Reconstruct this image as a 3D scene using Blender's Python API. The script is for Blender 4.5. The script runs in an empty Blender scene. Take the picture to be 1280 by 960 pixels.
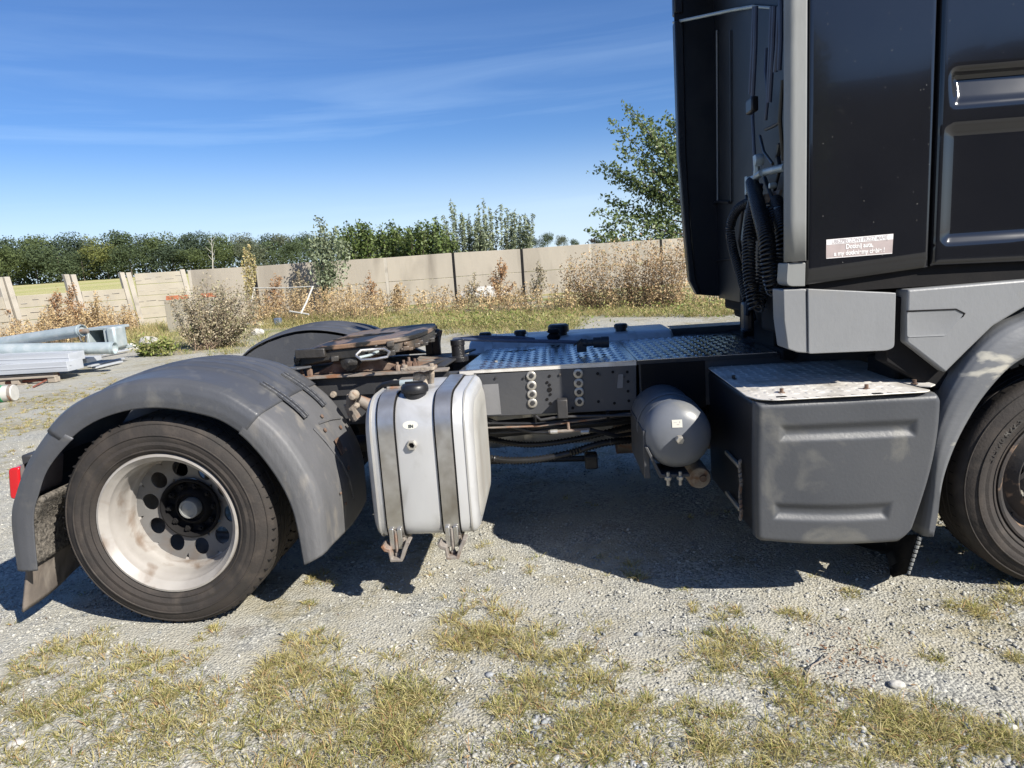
import bpy, bmesh, math, random
import numpy as np
from mathutils import Vector, Matrix, noise
R_ = math.radians
rng = np.random.default_rng(7); random.seed(7)
SC = bpy.context.scene
COL = SC.collection

# ------------------------------------------------------------------ camera
FPX, CAMH, PITCH, ROLL, YAW = 866.0, 1.67, 9.8, 3.9, 3.5
_p, _r, _y = R_(PITCH), R_(ROLL), R_(YAW)
_fw = Vector((-math.sin(_y)*math.cos(_p), math.cos(_y)*math.cos(_p), -math.sin(_p)))
_rt = Vector((math.cos(_y), math.sin(_y), 0)); _up = _rt.cross(_fw)
_rt2 = _rt*math.cos(_r)-_up*math.sin(_r); _up2 = _up*math.cos(_r)+_rt*math.sin(_r)
cd = bpy.data.cameras.new('camera'); cam = bpy.data.objects.new('camera', cd); COL.objects.link(cam)
cd.sensor_width = 36; cd.lens = 36*FPX/1280; cd.clip_end = 3000; cd.clip_start = .05
M3 = Matrix((_rt2, _up2, -_fw)).transposed()
cam.matrix_world = Matrix.Translation((0, 0, CAMH)) @ M3.to_4x4()
SC.camera = cam
def P(px, py, X=None, Y=None, Z=None):
    """measured point: photograph ray met with a world plane"""
    d = _rt2*((px-640)/FPX) - _up2*((py-480)/FPX) + _fw
    t = X/d.x if X is not None else (Y/d.y if Y is not None else (Z-CAMH)/d.z)
    return Vector((d.x*t, d.y*t, CAMH+d.z*t))

# ------------------------------------------------------------------ light
SUN = Vector((1.05, -.82, 1.0)).normalized()
sl = bpy.data.lights.new('sun', 'SUN'); so = bpy.data.objects.new('sun', sl); COL.objects.link(so)
sl.energy = 5.0; sl.angle = R_(.53); sl.color = (1, .945, .85)
so.rotation_euler = (-SUN).to_track_quat('-Z', 'Y').to_euler(); so.location = (6, -6, 9)
W = bpy.data.worlds.new('World'); SC.world = W; W.use_nodes = True
wn = W.node_tree; wn.nodes.clear()
def wnode(t, **k):
    n = wn.nodes.new(t)
    for a, b in k.items(): setattr(n, a, b)
    return n
sky = wnode('ShaderNodeTexSky', sky_type='NISHITA', sun_disc=False)
sky.sun_elevation = math.asin(SUN.z); sky.sun_rotation = math.atan2(SUN.x, SUN.y)
sky.altitude = 200; sky.air_density = 1.0; sky.dust_density = .45; sky.ozone_density = 4.5
bg = wnode('ShaderNodeBackground'); bg.inputs[1].default_value = .052
wo = wnode('ShaderNodeOutputWorld')
tc = wnode('ShaderNodeTexCoord'); sep = wnode('ShaderNodeSeparateXYZ')
wn.links.new(tc.outputs['Generated'], sep.inputs[0])
az = wnode('ShaderNodeMath', operation='ARCTAN2'); wn.links.new(sep.outputs[0], az.inputs[0]); wn.links.new(sep.outputs[1], az.inputs[1])
tilt = wnode('ShaderNodeMath', operation='MULTIPLY_ADD'); wn.links.new(az.outputs[0], tilt.inputs[0]); tilt.inputs[1].default_value = -.03; wn.links.new(sep.outputs[2], tilt.inputs[2])
cmb = wnode('ShaderNodeCombineXYZ'); 
azs = wnode('ShaderNodeMath', operation='MULTIPLY'); wn.links.new(az.outputs[0], azs.inputs[0]); azs.inputs[1].default_value = 1.1
els = wnode('ShaderNodeMath', operation='MULTIPLY'); wn.links.new(tilt.outputs[0], els.inputs[0]); els.inputs[1].default_value = 15
wn.links.new(azs.outputs[0], cmb.inputs[0]); wn.links.new(els.outputs[0], cmb.inputs[1]); cmb.inputs[2].default_value = 3.7
nz = wnode('ShaderNodeTexNoise'); nz.inputs['Scale'].default_value = 1.25; nz.inputs['Detail'].default_value = 7; nz.inputs['Roughness'].default_value = .55; nz.inputs['Distortion'].default_value = .5
wn.links.new(cmb.outputs[0], nz.inputs['Vector'])
cr = wnode('ShaderNodeValToRGB'); cr.color_ramp.elements[0].position = .50; cr.color_ramp.elements[1].position = .80
wn.links.new(nz.outputs[0], cr.inputs[0])
band = wnode('ShaderNodeValToRGB'); e = band.color_ramp.elements
e[0].position = .0; e[0].color = (.5,.5,.5,1); e[1].position = .14; e[1].color = (1,1,1,1)
q = e.new(.21); q.color = (.9,.9,.9,1); q = e.new(.34); q.color = (.06,.06,.06,1); q = e.new(1); q.color = (.05,.05,.05,1)
wn.links.new(sep.outputs[2], band.inputs[0])
mulc = wnode('ShaderNodeMath', operation='MULTIPLY'); wn.links.new(cr.outputs[0], mulc.inputs[0]); wn.links.new(band.outputs[0], mulc.inputs[1])
mul2 = wnode('ShaderNodeMath', operation='MULTIPLY'); wn.links.new(mulc.outputs[0], mul2.inputs[0]); mul2.inputs[1].default_value = .24
mx = wnode('ShaderNodeMix', data_type='RGBA'); wn.links.new(mul2.outputs[0], mx.inputs[0])
hs = wnode('ShaderNodeHueSaturation'); hs.inputs['Saturation'].default_value = 1.0; wtint = wnode('ShaderNodeMix', data_type='RGBA', blend_type='MULTIPLY'); wtint.inputs[0].default_value = 1; wtint.inputs[7].default_value = (.84, 1.10, 1.46, 1); wn.links.new(sky.outputs[0], wtint.inputs[6]); wn.links.new(wtint.outputs[2], hs.inputs['Color'])
wn.links.new(hs.outputs[0], mx.inputs[6]); mx.inputs[7].default_value = (8.8, 11.6, 14.5, 1)
hz = wnode('ShaderNodeMapRange'); hz.inputs[1].default_value = .0; hz.inputs[2].default_value = .19; hz.inputs[3].default_value = .75; hz.inputs[4].default_value = 0; hz.interpolation_type = 'SMOOTHSTEP'; wn.links.new(sep.outputs[2], hz.inputs[0])
mh = wnode('ShaderNodeMix', data_type='RGBA'); wn.links.new(hz.outputs[0], mh.inputs[0]); wn.links.new(mx.outputs[2], mh.inputs[6]); mh.inputs[7].default_value = (9.6, 11.4, 13.2, 1)
wn.links.new(mh.outputs[2], bg.inputs[0]); wn.links.new(bg.outputs[0], wo.inputs[0])
SC.view_settings.view_transform = 'Standard'; SC.view_settings.look = 'None'
SC.view_settings.exposure = .80; SC.view_settings.gamma = 1
SC.cycles.max_bounces = 6; SC.cycles.transparent_max_bounces = 4

# ------------------------------------------------------------------ materials
MATS = {}
def mat(name, c1, c2=None, scale=6, rough=.6, metal=0, bump=0, bscale=40, stain=None, sscale=2, slo=.5, shi=.62, detail=6, spec=.5, coat=0, rvar=.0, stretch=(1,1,1), fine=None):
    m = bpy.data.materials.new(name); m.use_nodes = True; n = m.node_tree; N = n.nodes; L = n.links
    b = N['Principled BSDF']; b.inputs['Roughness'].default_value = rough; b.inputs['Metallic'].default_value = metal
    b.inputs['Specular IOR Level'].default_value = spec; b.inputs['Coat Weight'].default_value = coat
    t = N.new('ShaderNodeTexCoord'); mp = N.new('ShaderNodeMapping'); mp.inputs['Scale'].default_value = stretch
    L.new(t.outputs['Object'], mp.inputs[0])
    col = None
    def noise_(s, d=6, dist=0.):
        x = N.new('ShaderNodeTexNoise'); x.inputs['Scale'].default_value = s; x.inputs['Detail'].default_value = d
        x.inputs['Distortion'].default_value = dist; L.new(mp.outputs[0], x.inputs['Vector']); return x
    def ramp(src, lo, hi):
        r = N.new('ShaderNodeMapRange'); r.inputs[1].default_value = lo; r.inputs[2].default_value = hi; L.new(src, r.inputs[0]); return r.outputs[0]
    def mix(f, a, bb):
        x = N.new('ShaderNodeMix'); x.data_type = 'RGBA'; L.new(f, x.inputs[0])
        if isinstance(a, tuple): x.inputs[6].default_value = (*a, 1)
        else: L.new(a, x.inputs[6])
        x.inputs[7].default_value = (*bb, 1) if isinstance(bb, tuple) else (0,0,0,1)
        return x.outputs[2]
    c2 = c2 or tuple(v*.75 for v in c1)
    n1 = noise_(scale, detail); f1 = ramp(n1.outputs[0], .32, .68)
    col = mix(f1, c1, c2)
    if fine:
        n4 = noise_(fine[1], 3); col = mix(ramp(n4.outputs[0], fine[2], fine[3]), col, fine[0])
    if stain:
        n2 = noise_(sscale, 8, .4); f2 = ramp(n2.outputs[0], slo, shi); col = mix(f2, col, stain)
    L.new(col, b.inputs['Base Color'])
    if rvar:
        r = N.new('ShaderNodeMapRange'); r.inputs[3].default_value = rough-rvar; r.inputs[4].default_value = rough+rvar
        n5 = noise_(scale*1.7, 5); L.new(n5.outputs[0], r.inputs[0]); L.new(r.outputs[0], b.inputs['Roughness'])
    if bump:
        n3 = noise_(bscale, 4); bp = N.new('ShaderNodeBump'); bp.inputs['Strength'].default_value = bump; bp.inputs['Distance'].default_value = .01
        L.new(n3.outputs[0], bp.inputs['Height']); L.new(bp.outputs[0], b.inputs['Normal'])
    MATS[name] = m; return m
plastic = mat('fender_plastic', (.078,.081,.09), (.055,.058,.066), 3, .42, bump=.12, bscale=70, stain=(.13,.127,.12), sscale=11, slo=.56, shi=.85, rvar=.12, spec=.45)
plastic_mud = mat('fender_plastic_dusty', (.115,.115,.12), (.095,.096,.10), 9, .58, bump=.2, bscale=60, stain=(.19,.175,.155), sscale=13, slo=.55, shi=.8, stretch=(1,1,.5))
boxplastic = mat('box_plastic', (.048,.052,.06), (.072,.075,.081), 1.6, .46, bump=.09, bscale=70, stain=(.115,.114,.108), sscale=2.2, slo=.54, shi=.59, rvar=.12)
rubber = mat('tyre_rubber', (.031,.028,.026), (.044,.037,.033), 7, .75, bump=.2, bscale=90, stain=(.075,.062,.052), sscale=9, slo=.5, shi=.8, spec=.3)
tread_rub = mat('tread_rubber', (.06,.056,.052), (.035,.032,.03), 8, .85, bump=.2, bscale=60, stain=(.2,.19,.17), sscale=9, slo=.55, shi=.75, spec=.2)
rimw = mat('rim_paint', (.35,.33,.305), (.28,.26,.24), 7, .42, bump=.06, bscale=30, stain=(.17,.13,.10), sscale=8, slo=.54, shi=.72)
rimlip = mat('rim_lip_worn', (.55,.52,.47), (.40,.36,.31), 18, .45, metal=.3, bump=.1, bscale=60, stain=(.20,.12,.07), sscale=12, slo=.55, shi=.68)
steel_d = mat('dark_chassis_steel', (.028,.029,.032), (.04,.038,.038), 5, .55, bump=.15, bscale=40, stain=(.09,.075,.06), sscale=5, slo=.6, shi=.75)
railm = mat('rail_paint', (.05,.052,.058), (.065,.066,.07), 4, .5, bump=.12, bscale=35, stain=(.11,.10,.09), sscale=6, slo=.6, shi=.8)
raillight = mat('rail_pale', (.20,.20,.205), (.16,.16,.165), 4, .5, bump=.12, bscale=35, stain=(.10,.09,.085), sscale=6, slo=.6, shi=.8)  # pale rail colour, carries the sunlight painted on the patch
black = mat('black_plastic', (.012,.012,.014), (.018,.018,.02), 6, .4, bump=.08, bscale=60)
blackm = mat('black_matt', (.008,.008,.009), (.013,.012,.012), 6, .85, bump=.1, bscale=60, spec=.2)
tankal = mat('tank_aluminium', (.57,.575,.58), (.49,.49,.49), 5, .38, metal=.35, bump=.08, bscale=12, stain=(.30,.29,.265), sscale=5, slo=.52, shi=.75, rvar=.08, stretch=(1,1,.5))
tankend = mat('tank_end_aluminium', (.44,.435,.41), (.35,.34,.315), 3, .48, metal=.2, bump=.06, bscale=12, stain=(.36,.33,.29), sscale=3.5, slo=.5, shi=.75)
strapm = mat('strap_steel', (.60,.59,.57), (.48,.46,.43), 14, .36, metal=.85, bump=.08, bscale=40, stain=(.26,.23,.19), sscale=4, slo=.5, shi=.75)
rust = mat('rusty_steel', (.15,.09,.06), (.08,.05,.037), 14, .85, bump=.5, bscale=40, stain=(.22,.165,.13), sscale=8, slo=.5, shi=.65)
rustgrey = mat('weathered_steel', (.24,.215,.19), (.15,.125,.105), 10, .75, bump=.4, bscale=40, stain=(.22,.11,.06), sscale=7, slo=.5, shi=.62)
castm = mat('corroded_casting', (.36,.31,.25), (.22,.18,.14), 18, .8, bump=.5, bscale=60, stain=(.2,.11,.06), sscale=12, slo=.52, shi=.65)
grease = mat('greasy_plate', (.02,.019,.018), (.05,.045,.04), 6, .45, bump=.5, bscale=28, stain=(.12,.085,.06), sscale=3.2, slo=.58, shi=.66, spec=.6)
platem = mat('fifth_wheel_top', (.17,.145,.12), (.26,.16,.10), 3.5, .5, bump=.35, bscale=30, stain=(.022,.021,.02), sscale=4.5, slo=.45, shi=.50, stretch=(1,.6,1), metal=.2)
treadal = mat('tread_aluminium', (.62,.63,.64), (.52,.53,.54), 7, .24, metal=.95, bump=.06, bscale=40, stain=(.40,.38,.34), sscale=4, slo=.5, shi=.7, rvar=.06)
treadal2 = mat('tread_aluminium_dusty', (.74,.71,.66), (.64,.61,.56), 9, .5, metal=.25, bump=.12, bscale=45, stain=(.44,.41,.36), sscale=6, slo=.5, shi=.7)
atank = mat('air_tank_paint', (.155,.165,.185), (.13,.14,.155), 7, .38, bump=.05, bscale=60, stain=(.20,.195,.18), sscale=6, slo=.55, shi=.8, rvar=.06)
zinc = mat('zinc_bolt', (.55,.53,.48), (.40,.37,.32), 30, .4, metal=.6, bump=.1)
cabpaint = mat('cab_black_paint', (.008,.0085,.011), (.010,.0105,.013), 3, .10, spec=.6, coat=.3, rvar=.02)
cabback = mat('cab_back_paint', (.005,.0055,.008), (.008,.008,.010), 3, .5, bump=.06, stain=(.03,.029,.028), sscale=2, slo=.5, shi=.8)
trimgrey = mat('grey_trim', (.24,.245,.235), (.20,.205,.20), 5, .42, bump=.06, bscale=60, stain=(.16,.16,.15), sscale=6, slo=.52, shi=.85, stretch=(1,1,.3))
skirt = mat('skirt_grey', (.225,.23,.235), (.195,.20,.205), 3, .45, bump=.08, bscale=60, stain=(.235,.22,.19), sscale=5, slo=.56, shi=.85, stretch=(1,1,.6))
scraped = mat('arch_plastic_scraped', (.155,.16,.168), (.13,.135,.142), 3, .48, bump=.1, bscale=60, stain=(.42,.40,.34), sscale=7, slo=.62, shi=.68, stretch=(.5,1,1.3))
rimdisc_shaded = mat('wheel_disc_shaded', (.16,.155,.15), (.12,.118,.115), 7, .45, bump=.06, bscale=30, stain=(.12,.10,.085), sscale=8, slo=.52, shi=.7)  # rim colour darkened, shade inside the wheel put into the disc
rimdark = mat('front_rim_dark', (.03,.028,.027), (.05,.04,.035), 9, .6, bump=.15, bscale=40, stain=(.26,.17,.11), sscale=11, slo=.56, shi=.66)
redlens = mat('red_lens', (.55,.015,.02), (.45,.01,.015), 8, .18)
brownplas = mat('brown_dusty_plastic', (.20,.165,.15), (.15,.12,.11), 10, .6, bump=.1)
brushm = mat('spray_brush', (.20,.18,.155), (.04,.036,.032), 60, .9, bump=.6, bscale=90)
flapm = mat('mud_flap_rubber', (.185,.155,.13), (.11,.095,.085), 9, .85, bump=.4, bscale=30, stain=(.24,.21,.18), sscale=7, stretch=(1.5,1,.4))
hosem = mat('hose_rubber', (.014,.014,.015), (.02,.02,.021), 8, .38)
bluehose = mat('blue_hose', (.05,.07,.12), (.04,.05,.09), 8, .4)
whitest = mat('white_print', (.80,.79,.77), (.72,.70,.68), 25, .5)
stickbg = mat('sticker_grey_pink', (.43,.36,.345), (.38,.32,.305), 30, .45)
stickdk = mat('sticker_faded_ink', (.42,.38,.38), (.34,.30,.31), 30, .5)
labelb = mat('tank_label', (.62,.60,.53), (.55,.54,.48), 30, .5)
inkm = mat('label_ink', (.05,.06,.06), None, 9, .5)
conc = mat('concrete_plain', (.37,.33,.27), (.30,.27,.225), .9, .9, bump=.3, bscale=14, stain=(.21,.185,.15), sscale=1.3, slo=.50, shi=.76, stretch=(1,1,.22))
concw = mat('concrete_pale', (.37,.335,.27), (.31,.28,.22), 1.4, .9, bump=.35, bscale=14, stain=(.30,.28,.24), sscale=1.6, slo=.55, shi=.75)
post_m = mat('concrete_post', (.42,.385,.33), (.34,.31,.26), 2, .9, bump=.3, bscale=14, stain=(.22,.2,.17), sscale=2, slo=.55, shi=.75)
galv = mat('galvanised_steel', (.43,.49,.50), (.36,.42,.43), 6, .45, metal=.35, bump=.05, stain=(.52,.55,.55), sscale=5, slo=.5, shi=.75)
plankm = mat('grey_sheet_profile', (.46,.48,.51), (.38,.40,.43), 3, .55, metal=.2, bump=.1, stretch=(.2,1,3))
woodm = mat('pallet_wood', (.34,.29,.23), (.24,.20,.16), 10, .85, bump=.4, stretch=(.3,2,2))
redwood = mat('red_rust_bar', (.25,.075,.045), (.16,.06,.04), 10, .8, bump=.3)
greenb = mat('green_band', (.02,.32,.12), (.015,.25,.09), 10, .4)
whitep = mat('white_plastic', (.50,.49,.45), (.42,.41,.38), 10, .5)
brickm = mat('orange_brick', (.50,.17,.08), (.40,.13,.06), 10, .85, bump=.4)
barkm = mat('bark', (.13,.105,.08), (.075,.06,.05), 12, .9, bump=.6, stretch=(1,1,.4))
stonem = mat('pale_stone', (.50,.48,.44), (.38,.37,.34), 12, .8, bump=.4)
barnm = mat('dark_barn_wall', (.045,.042,.04), (.03,.03,.03), 1, .9)

def island_mat(name, cols, rough=.7, trans=.0, tcol=None, lo=None):
    m = bpy.data.materials.new(name); m.use_nodes = True; N = m.node_tree.nodes; L = m.node_tree.links
    b = N['Principled BSDF']; b.inputs['Roughness'].default_value = rough; b.inputs['Specular IOR Level'].default_value = .3
    g = N.new('ShaderNodeNewGeometry'); r = N.new('ShaderNodeValToRGB'); el = r.color_ramp.elements
    for i, c in enumerate(cols):
        pos = i/(len(cols)-1)
        if i == 0: el[0].color = (*c, 1); el[0].position = 0
        elif i == len(cols)-1: el[-1].color = (*c, 1); el[-1].position = 1
        else: x = el.new(pos); x.color = (*c, 1)
    L.new(g.outputs['Random Per Island'], r.inputs[0]); L.new(r.outputs[0], b.inputs['Base Color'])
    if trans:
        t = N.new('ShaderNodeBsdfTranslucent'); L.new(r.outputs[0], t.inputs[0]); mxs = N.new('ShaderNodeMixShader'); mxs.inputs[0].default_value = trans
        L.new(b.outputs[0], mxs.inputs[1]); L.new(t.outputs[0], mxs.inputs[2]); L.new(mxs.outputs[0], N['Material Output'].inputs[0])
    return m
pebm = island_mat('pebbles', [(.14,.15,.155), (.37,.36,.32), (.26,.26,.25), (.43,.42,.375), (.33,.315,.27), (.54,.53,.48), (.21,.22,.225), (.39,.38,.335)], .8)
stonep = island_mat('blue_grey_stone', [(.18,.20,.22), (.34,.35,.36), (.25,.27,.29), (.48,.47,.44), (.30,.31,.32), (.21,.22,.25)], .8)
strawm = island_mat('grass_straw', [(.52,.43,.20), (.38,.34,.13), (.58,.50,.28), (.33,.31,.10), (.48,.41,.18)], .7, .3)
grassm = island_mat('grass_green', [(.15,.18,.035), (.22,.24,.06), (.33,.31,.12), (.17,.20,.045), (.28,.27,.085)], .7, .3)
weedm = island_mat('dry_weed', [(.38,.27,.14), (.52,.39,.21), (.28,.18,.09), (.60,.47,.27), (.42,.31,.16)], .9, .15)
weedr = island_mat('rust_weed', [(.32,.18,.09), (.44,.27,.14), (.26,.14,.07), (.50,.34,.18)], .9, .15)
weedg = island_mat('grey_weed', [(.27,.23,.15), (.40,.34,.23), (.19,.16,.10), (.48,.41,.29), (.17,.19,.07)], .9, .1)
lushm = island_mat('lush_green', [(.13,.18,.04), (.22,.27,.07), (.36,.35,.13), (.17,.22,.05), (.46,.40,.2)], .6, .35)
drygr = island_mat('tall_dry_grass', [(.58,.47,.24), (.46,.38,.17), (.64,.53,.30), (.36,.35,.12), (.52,.43,.23)], .8, .3)
leafA = island_mat('aspen_leaf', [(.10,.14,.045), (.17,.22,.08), (.07,.10,.035), (.26,.31,.14), (.13,.18,.06)], .4, .3)
leafB = island_mat('willow_leaf', [(.20,.24,.14), (.28,.32,.20), (.14,.17,.09), (.34,.38,.26)], .5, .25)
leafC = island_mat('bush_leaf', [(.09,.13,.035), (.15,.20,.06), (.065,.10,.03), (.21,.26,.09)], .55, .25)
forest = [island_mat('forest_leaf_%d' % i, [tuple(v*.66 for v in q) for q in c], .8, .15) for i, c in enumerate([
    [(.085,.12,.055), (.12,.16,.07), (.065,.10,.05)], [(.11,.15,.05), (.15,.19,.07), (.085,.12,.045)],
    [(.19,.22,.06), (.25,.26,.08), (.14,.17,.05)], [(.07,.10,.06), (.09,.125,.07), (.05,.08,.05)], [(.15,.17,.10), (.19,.21,.13), (.11,.14,.09)]])]

# ------------------------------------------------------------------ builders
class B:
    def __init__(s): s.v = []; s.f = []
    def add(s, vs, fs):
        o = len(s.v); s.v += [tuple(v) for v in vs]; s.f += [tuple(i+o for i in f) for f in fs]; return s
    def box(s, x0, x1, y0, y1, z0, z1):
        return s.add([(x, y, z) for z in (z0, z1) for y in (y0, y1) for x in (x0, x1)],
                     [(0,2,3,1),(4,5,7,6),(0,1,5,4),(2,6,7,3),(0,4,6,2),(1,3,7,5)])
    def obox(s, c, ax, ay, az):
        c, ax, ay, az = map(Vector, (c, ax, ay, az))
        return s.add([c+ax*i+ay*j+az*k for k in (-1,1) for j in (-1,1) for i in (-1,1)],
                     [(0,2,3,1),(4,5,7,6),(0,1,5,4),(2,6,7,3),(0,4,6,2),(1,3,7,5)])
    def prism(s, ax, pts, a, b):
        """pts 2D; ax 'y' -> (x,z), 'z' -> (x,y), 'x' -> (y,z)"""
        def mk(p, t): return {'y': (p[0], t, p[1]), 'z': (p[0], p[1], t), 'x': (t, p[0], p[1])}[ax]
        n = len(pts); vs = [mk(p, a) for p in pts]+[mk(p, b) for p in pts]
        return s.add(vs, [tuple(range(n)), tuple(range(2*n-1, n-1, -1))]+[(i, i+n, (i+1) % n+n, (i+1) % n) for i in range(n)])
    def tube(s, path, r, n=8, cap=True):
        path = [Vector(p) for p in path]; m = len(path); rr = r if hasattr(r, '__len__') else [r]*m
        rings = []; prev = None
        for i, p in enumerate(path):
            t = (path[min(i+1, m-1)]-path[max(i-1, 0)]).normalized()
            if prev is None: u = t.orthogonal().normalized()
            else:
                u = prev-t*prev.dot(t); u = u.normalized() if u.length > 1e-6 else t.orthogonal().normalized()
            prev = u; w = t.cross(u)
            rings += [p+(u*math.cos(2*math.pi*k/n)+w*math.sin(2*math.pi*k/n))*rr[i] for k in range(n)]
        fs = [(i*n+k, i*n+(k+1) % n, (i+1)*n+(k+1) % n, (i+1)*n+k) for i in range(m-1) for k in range(n)]
        if cap: fs += [tuple(range(n-1, -1, -1)), tuple(range((m-1)*n, m*n))]
        return s.add(rings, fs)
    def lathe(s, prof, c, ax='y', n=32, a0=0, a1=2*math.pi):
        """prof: (radius, offset along axis)"""
        full = abs(a1-a0-2*math.pi) < 1e-6; k = n if full else n+1; vs = []
        for r, o in prof:
            for i in range(k):
                a = a0+(a1-a0)*i/n; u, w = r*math.cos(a), r*math.sin(a)
                vs.append({'y': (c[0]+u, c[1]+o, c[2]+w), 'z': (c[0]+u, c[1]+w, c[2]+o), 'x': (c[0]+o, c[1]+u, c[2]+w)}[ax])
        fs = [(j*k+i, j*k+(i+1) % k, (j+1)*k+(i+1) % k, (j+1)*k+i) for j in range(len(prof)-1) for i in range(n if full else n)]
        return s.add(vs, fs)
    def grid(s, fn, nu, nv):
        vs = [fn(i/nu, j/nv) for j in range(nv+1) for i in range(nu+1)]; w = nu+1
        return s.add(vs, [(j*w+i, j*w+i+1, (j+1)*w+i+1, (j+1)*w+i) for j in range(nv) for i in range(nu)])
    def build(s, name, m, parent=None, sharp=35, bevel=0, seg=2, solid=0, fix=True):
        me = bpy.data.meshes.new(name); me.from_pydata(s.v, [], s.f)
        if fix:
            bm = bmesh.new(); bm.from_mesh(me); bmesh.ops.recalc_face_normals(bm, faces=bm.faces); bm.to_mesh(me); bm.free()
        for mm in (m if isinstance(m, (list, tuple)) else [m]): me.materials.append(mm)
        me.polygons.foreach_set('use_smooth', [True]*len(me.polygons)); me.set_sharp_from_angle(angle=R_(sharp)); me.update()
        o = bpy.data.objects.new(name, me); COL.objects.link(o)
        if parent is not None: put(o, parent)
        if solid:
            q = o.modifiers.new('solid', 'SOLIDIFY'); q.thickness = solid; q.offset = -1
        if bevel:
            q = o.modifiers.new('bevel', 'BEVEL'); q.width = bevel; q.segments = seg; q.limit_method = 'ANGLE'; q.angle_limit = R_(40); q.harden_normals = False
        return o
def thing(name, label, cat, loc=(0,0,0), group=None):
    o = bpy.data.objects.new(name, None); COL.objects.link(o); o.location = loc
    o.empty_display_size = .1
    return tag(o, label, cat, group)
def tag(o, label=None, cat=None, group=None, kind=None):
    if label: o['label'] = label
    if cat: o['category'] = cat
    if group: o['group'] = group
    if kind: o['kind'] = kind
    return o
def put(o, parent):
    # parts of parts: parent's own matrix is identity in world when its inverse cancels the root
    o.parent = parent
    if parent.parent is None: o.matrix_parent_inverse = Matrix.Translation(-parent.location)
    else: o.matrix_parent_inverse = Matrix.Identity(4)
def rawmesh(name, verts, faces_flat, nper, mats, parent=None, smooth=False, midx=None):
    """fast mesh: verts (n,3) array, faces (m,nper) array"""
    me = bpy.data.meshes.new(name); nv = len(verts); nf = len(faces_flat)
    me.vertices.add(nv); me.vertices.foreach_set('co', np.ascontiguousarray(verts, dtype=np.float32).ravel())
    me.loops.add(nf*nper); me.loops.foreach_set('vertex_index', np.ascontiguousarray(faces_flat, dtype=np.int32).ravel())
    me.polygons.add(nf); me.polygons.foreach_set('loop_start', np.arange(0, nf*nper, nper, dtype=np.int32))
    me.polygons.foreach_set('loop_total', np.full(nf, nper, dtype=np.int32))
    if smooth: me.polygons.foreach_set('use_smooth', np.ones(nf, dtype=bool))
    for m in (mats if isinstance(mats, (list, tuple)) else [mats]): me.materials.append(m)
    if midx is not None: me.polygons.foreach_set('material_index', np.asarray(midx, dtype=np.int32))
    me.update(calc_edges=True)
    o = bpy.data.objects.new(name, me); COL.objects.link(o)
    if parent is not None: put(o, parent)
    return o
def roundpoly(pts, r, n=5):
    out = []; N = len(pts); rr = r if hasattr(r, '__len__') else [r]*N
    for i in range(N):
        p0, p, p1 = (Vector((*pts[j % N], 0)) for j in (i-1, i, i+1)); a = (p0-p); b = (p1-p)
        d = min(rr[i], a.length*.45, b.length*.45)
        if d <= 1e-5: out.append((p.x, p.y)); continue
        A = p+a.normalized()*d; Bq = p+b.normalized()*d
        for k in range(n+1):
            t = k/n; q = A*(1-t)**2+p*2*t*(1-t)+Bq*t*t; out.append((q.x, q.y))
    return out
def rrect(x0, x1, z0, z1, r, n=5): return roundpoly([(x0,z0),(x1,z0),(x1,z1),(x0,z1)], r, n)
def sstep(a, b, x):
    t = min(1, max(0, (x-a)/(b-a))) if a != b else float(x > a); return t*t*(3-2*t)
def sdrr(x, z, cx, cz, hx, hz, r):
    qx, qz = abs(x-cx)-hx+r, abs(z-cz)-hz+r
    return math.hypot(max(qx,0), max(qz,0))+min(max(qx,qz),0)-r
def hexbolt(b, c, ax, r, h, n=6):
    prof = [(r, 0), (r, -h), (r*.85, -h*1.12), (0.0005, -h*1.12)] if ax == 'y' else [(r, 0), (r, h), (r*.85, h*1.12), (.0005, h*1.12)]
    b.lathe(prof, c, ax, n)
def text(s, size, name, m, parent, place, align='CENTER', depth=.0, sx=1.0, bold=.0, arc=None):
    """flat lettering; place(u, v) -> world point"""
    cu = bpy.data.curves.new(name, 'FONT'); cu.body = s; cu.size = size; cu.align_x = align; cu.offset = bold
    o = bpy.data.objects.new(name+'_tmp', cu); COL.objects.link(o)
    me = bpy.data.meshes.new_from_object(o.evaluated_get(bpy.context.evaluated_depsgraph_get()))
    bpy.data.objects.remove(o); bpy.data.curves.remove(cu)
    for v in me.vertices: v.co = place(v.co.x*sx, v.co.y)
    me.materials.clear(); me.materials.append(m); me.name = name
    ob = bpy.data.objects.new(name, me); COL.objects.link(ob); put(ob, parent); return ob

# ------------------------------------------------------------------ ground
def gh(x, y):
    x = np.asarray(x, float); y = np.asarray(y, float)
    base = np.where(y < 14, 0, np.where(y < 28, .3*((y-14)/14)**1.3, .3+(y-28)*.0345))
    base = np.where(y > 150, .3+122*.0345+(y-150)*.002, base)
    amp = np.clip((y-1)/14, .35, 1.2)
    n = (np.sin(x*1.7+y*.9)+np.sin(x*.8-y*1.9+2)+.6*np.sin(x*3.9+y*3.1+1)+.5*np.sin(x*5.3-y*4.4))*.006*amp
    return base+n
def grid_axis(lo, hi, near, fine):
    v = [near]; s = fine
    while v[-1] < hi: v.append(v[-1]+s); s = min(s*1.045, 30)
    w = [near]; s = fine
    while w[-1] > lo: w.append(w[-1]-s); s = min(s*1.045, 30)
    return np.array(sorted(set(v+w)))
gx = grid_axis(-420, 420, 0, .045); gy = grid_axis(-120, 900, 3.0, .04)
GX, GY = np.meshgrid(gx, gy); GZ = gh(GX, GY)
near_m = np.clip(1-(np.hypot(GX, GY-3)-5)/6, 0, 1)
GZ = GZ+near_m*rng.normal(0, .0025, GZ.shape)
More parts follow.
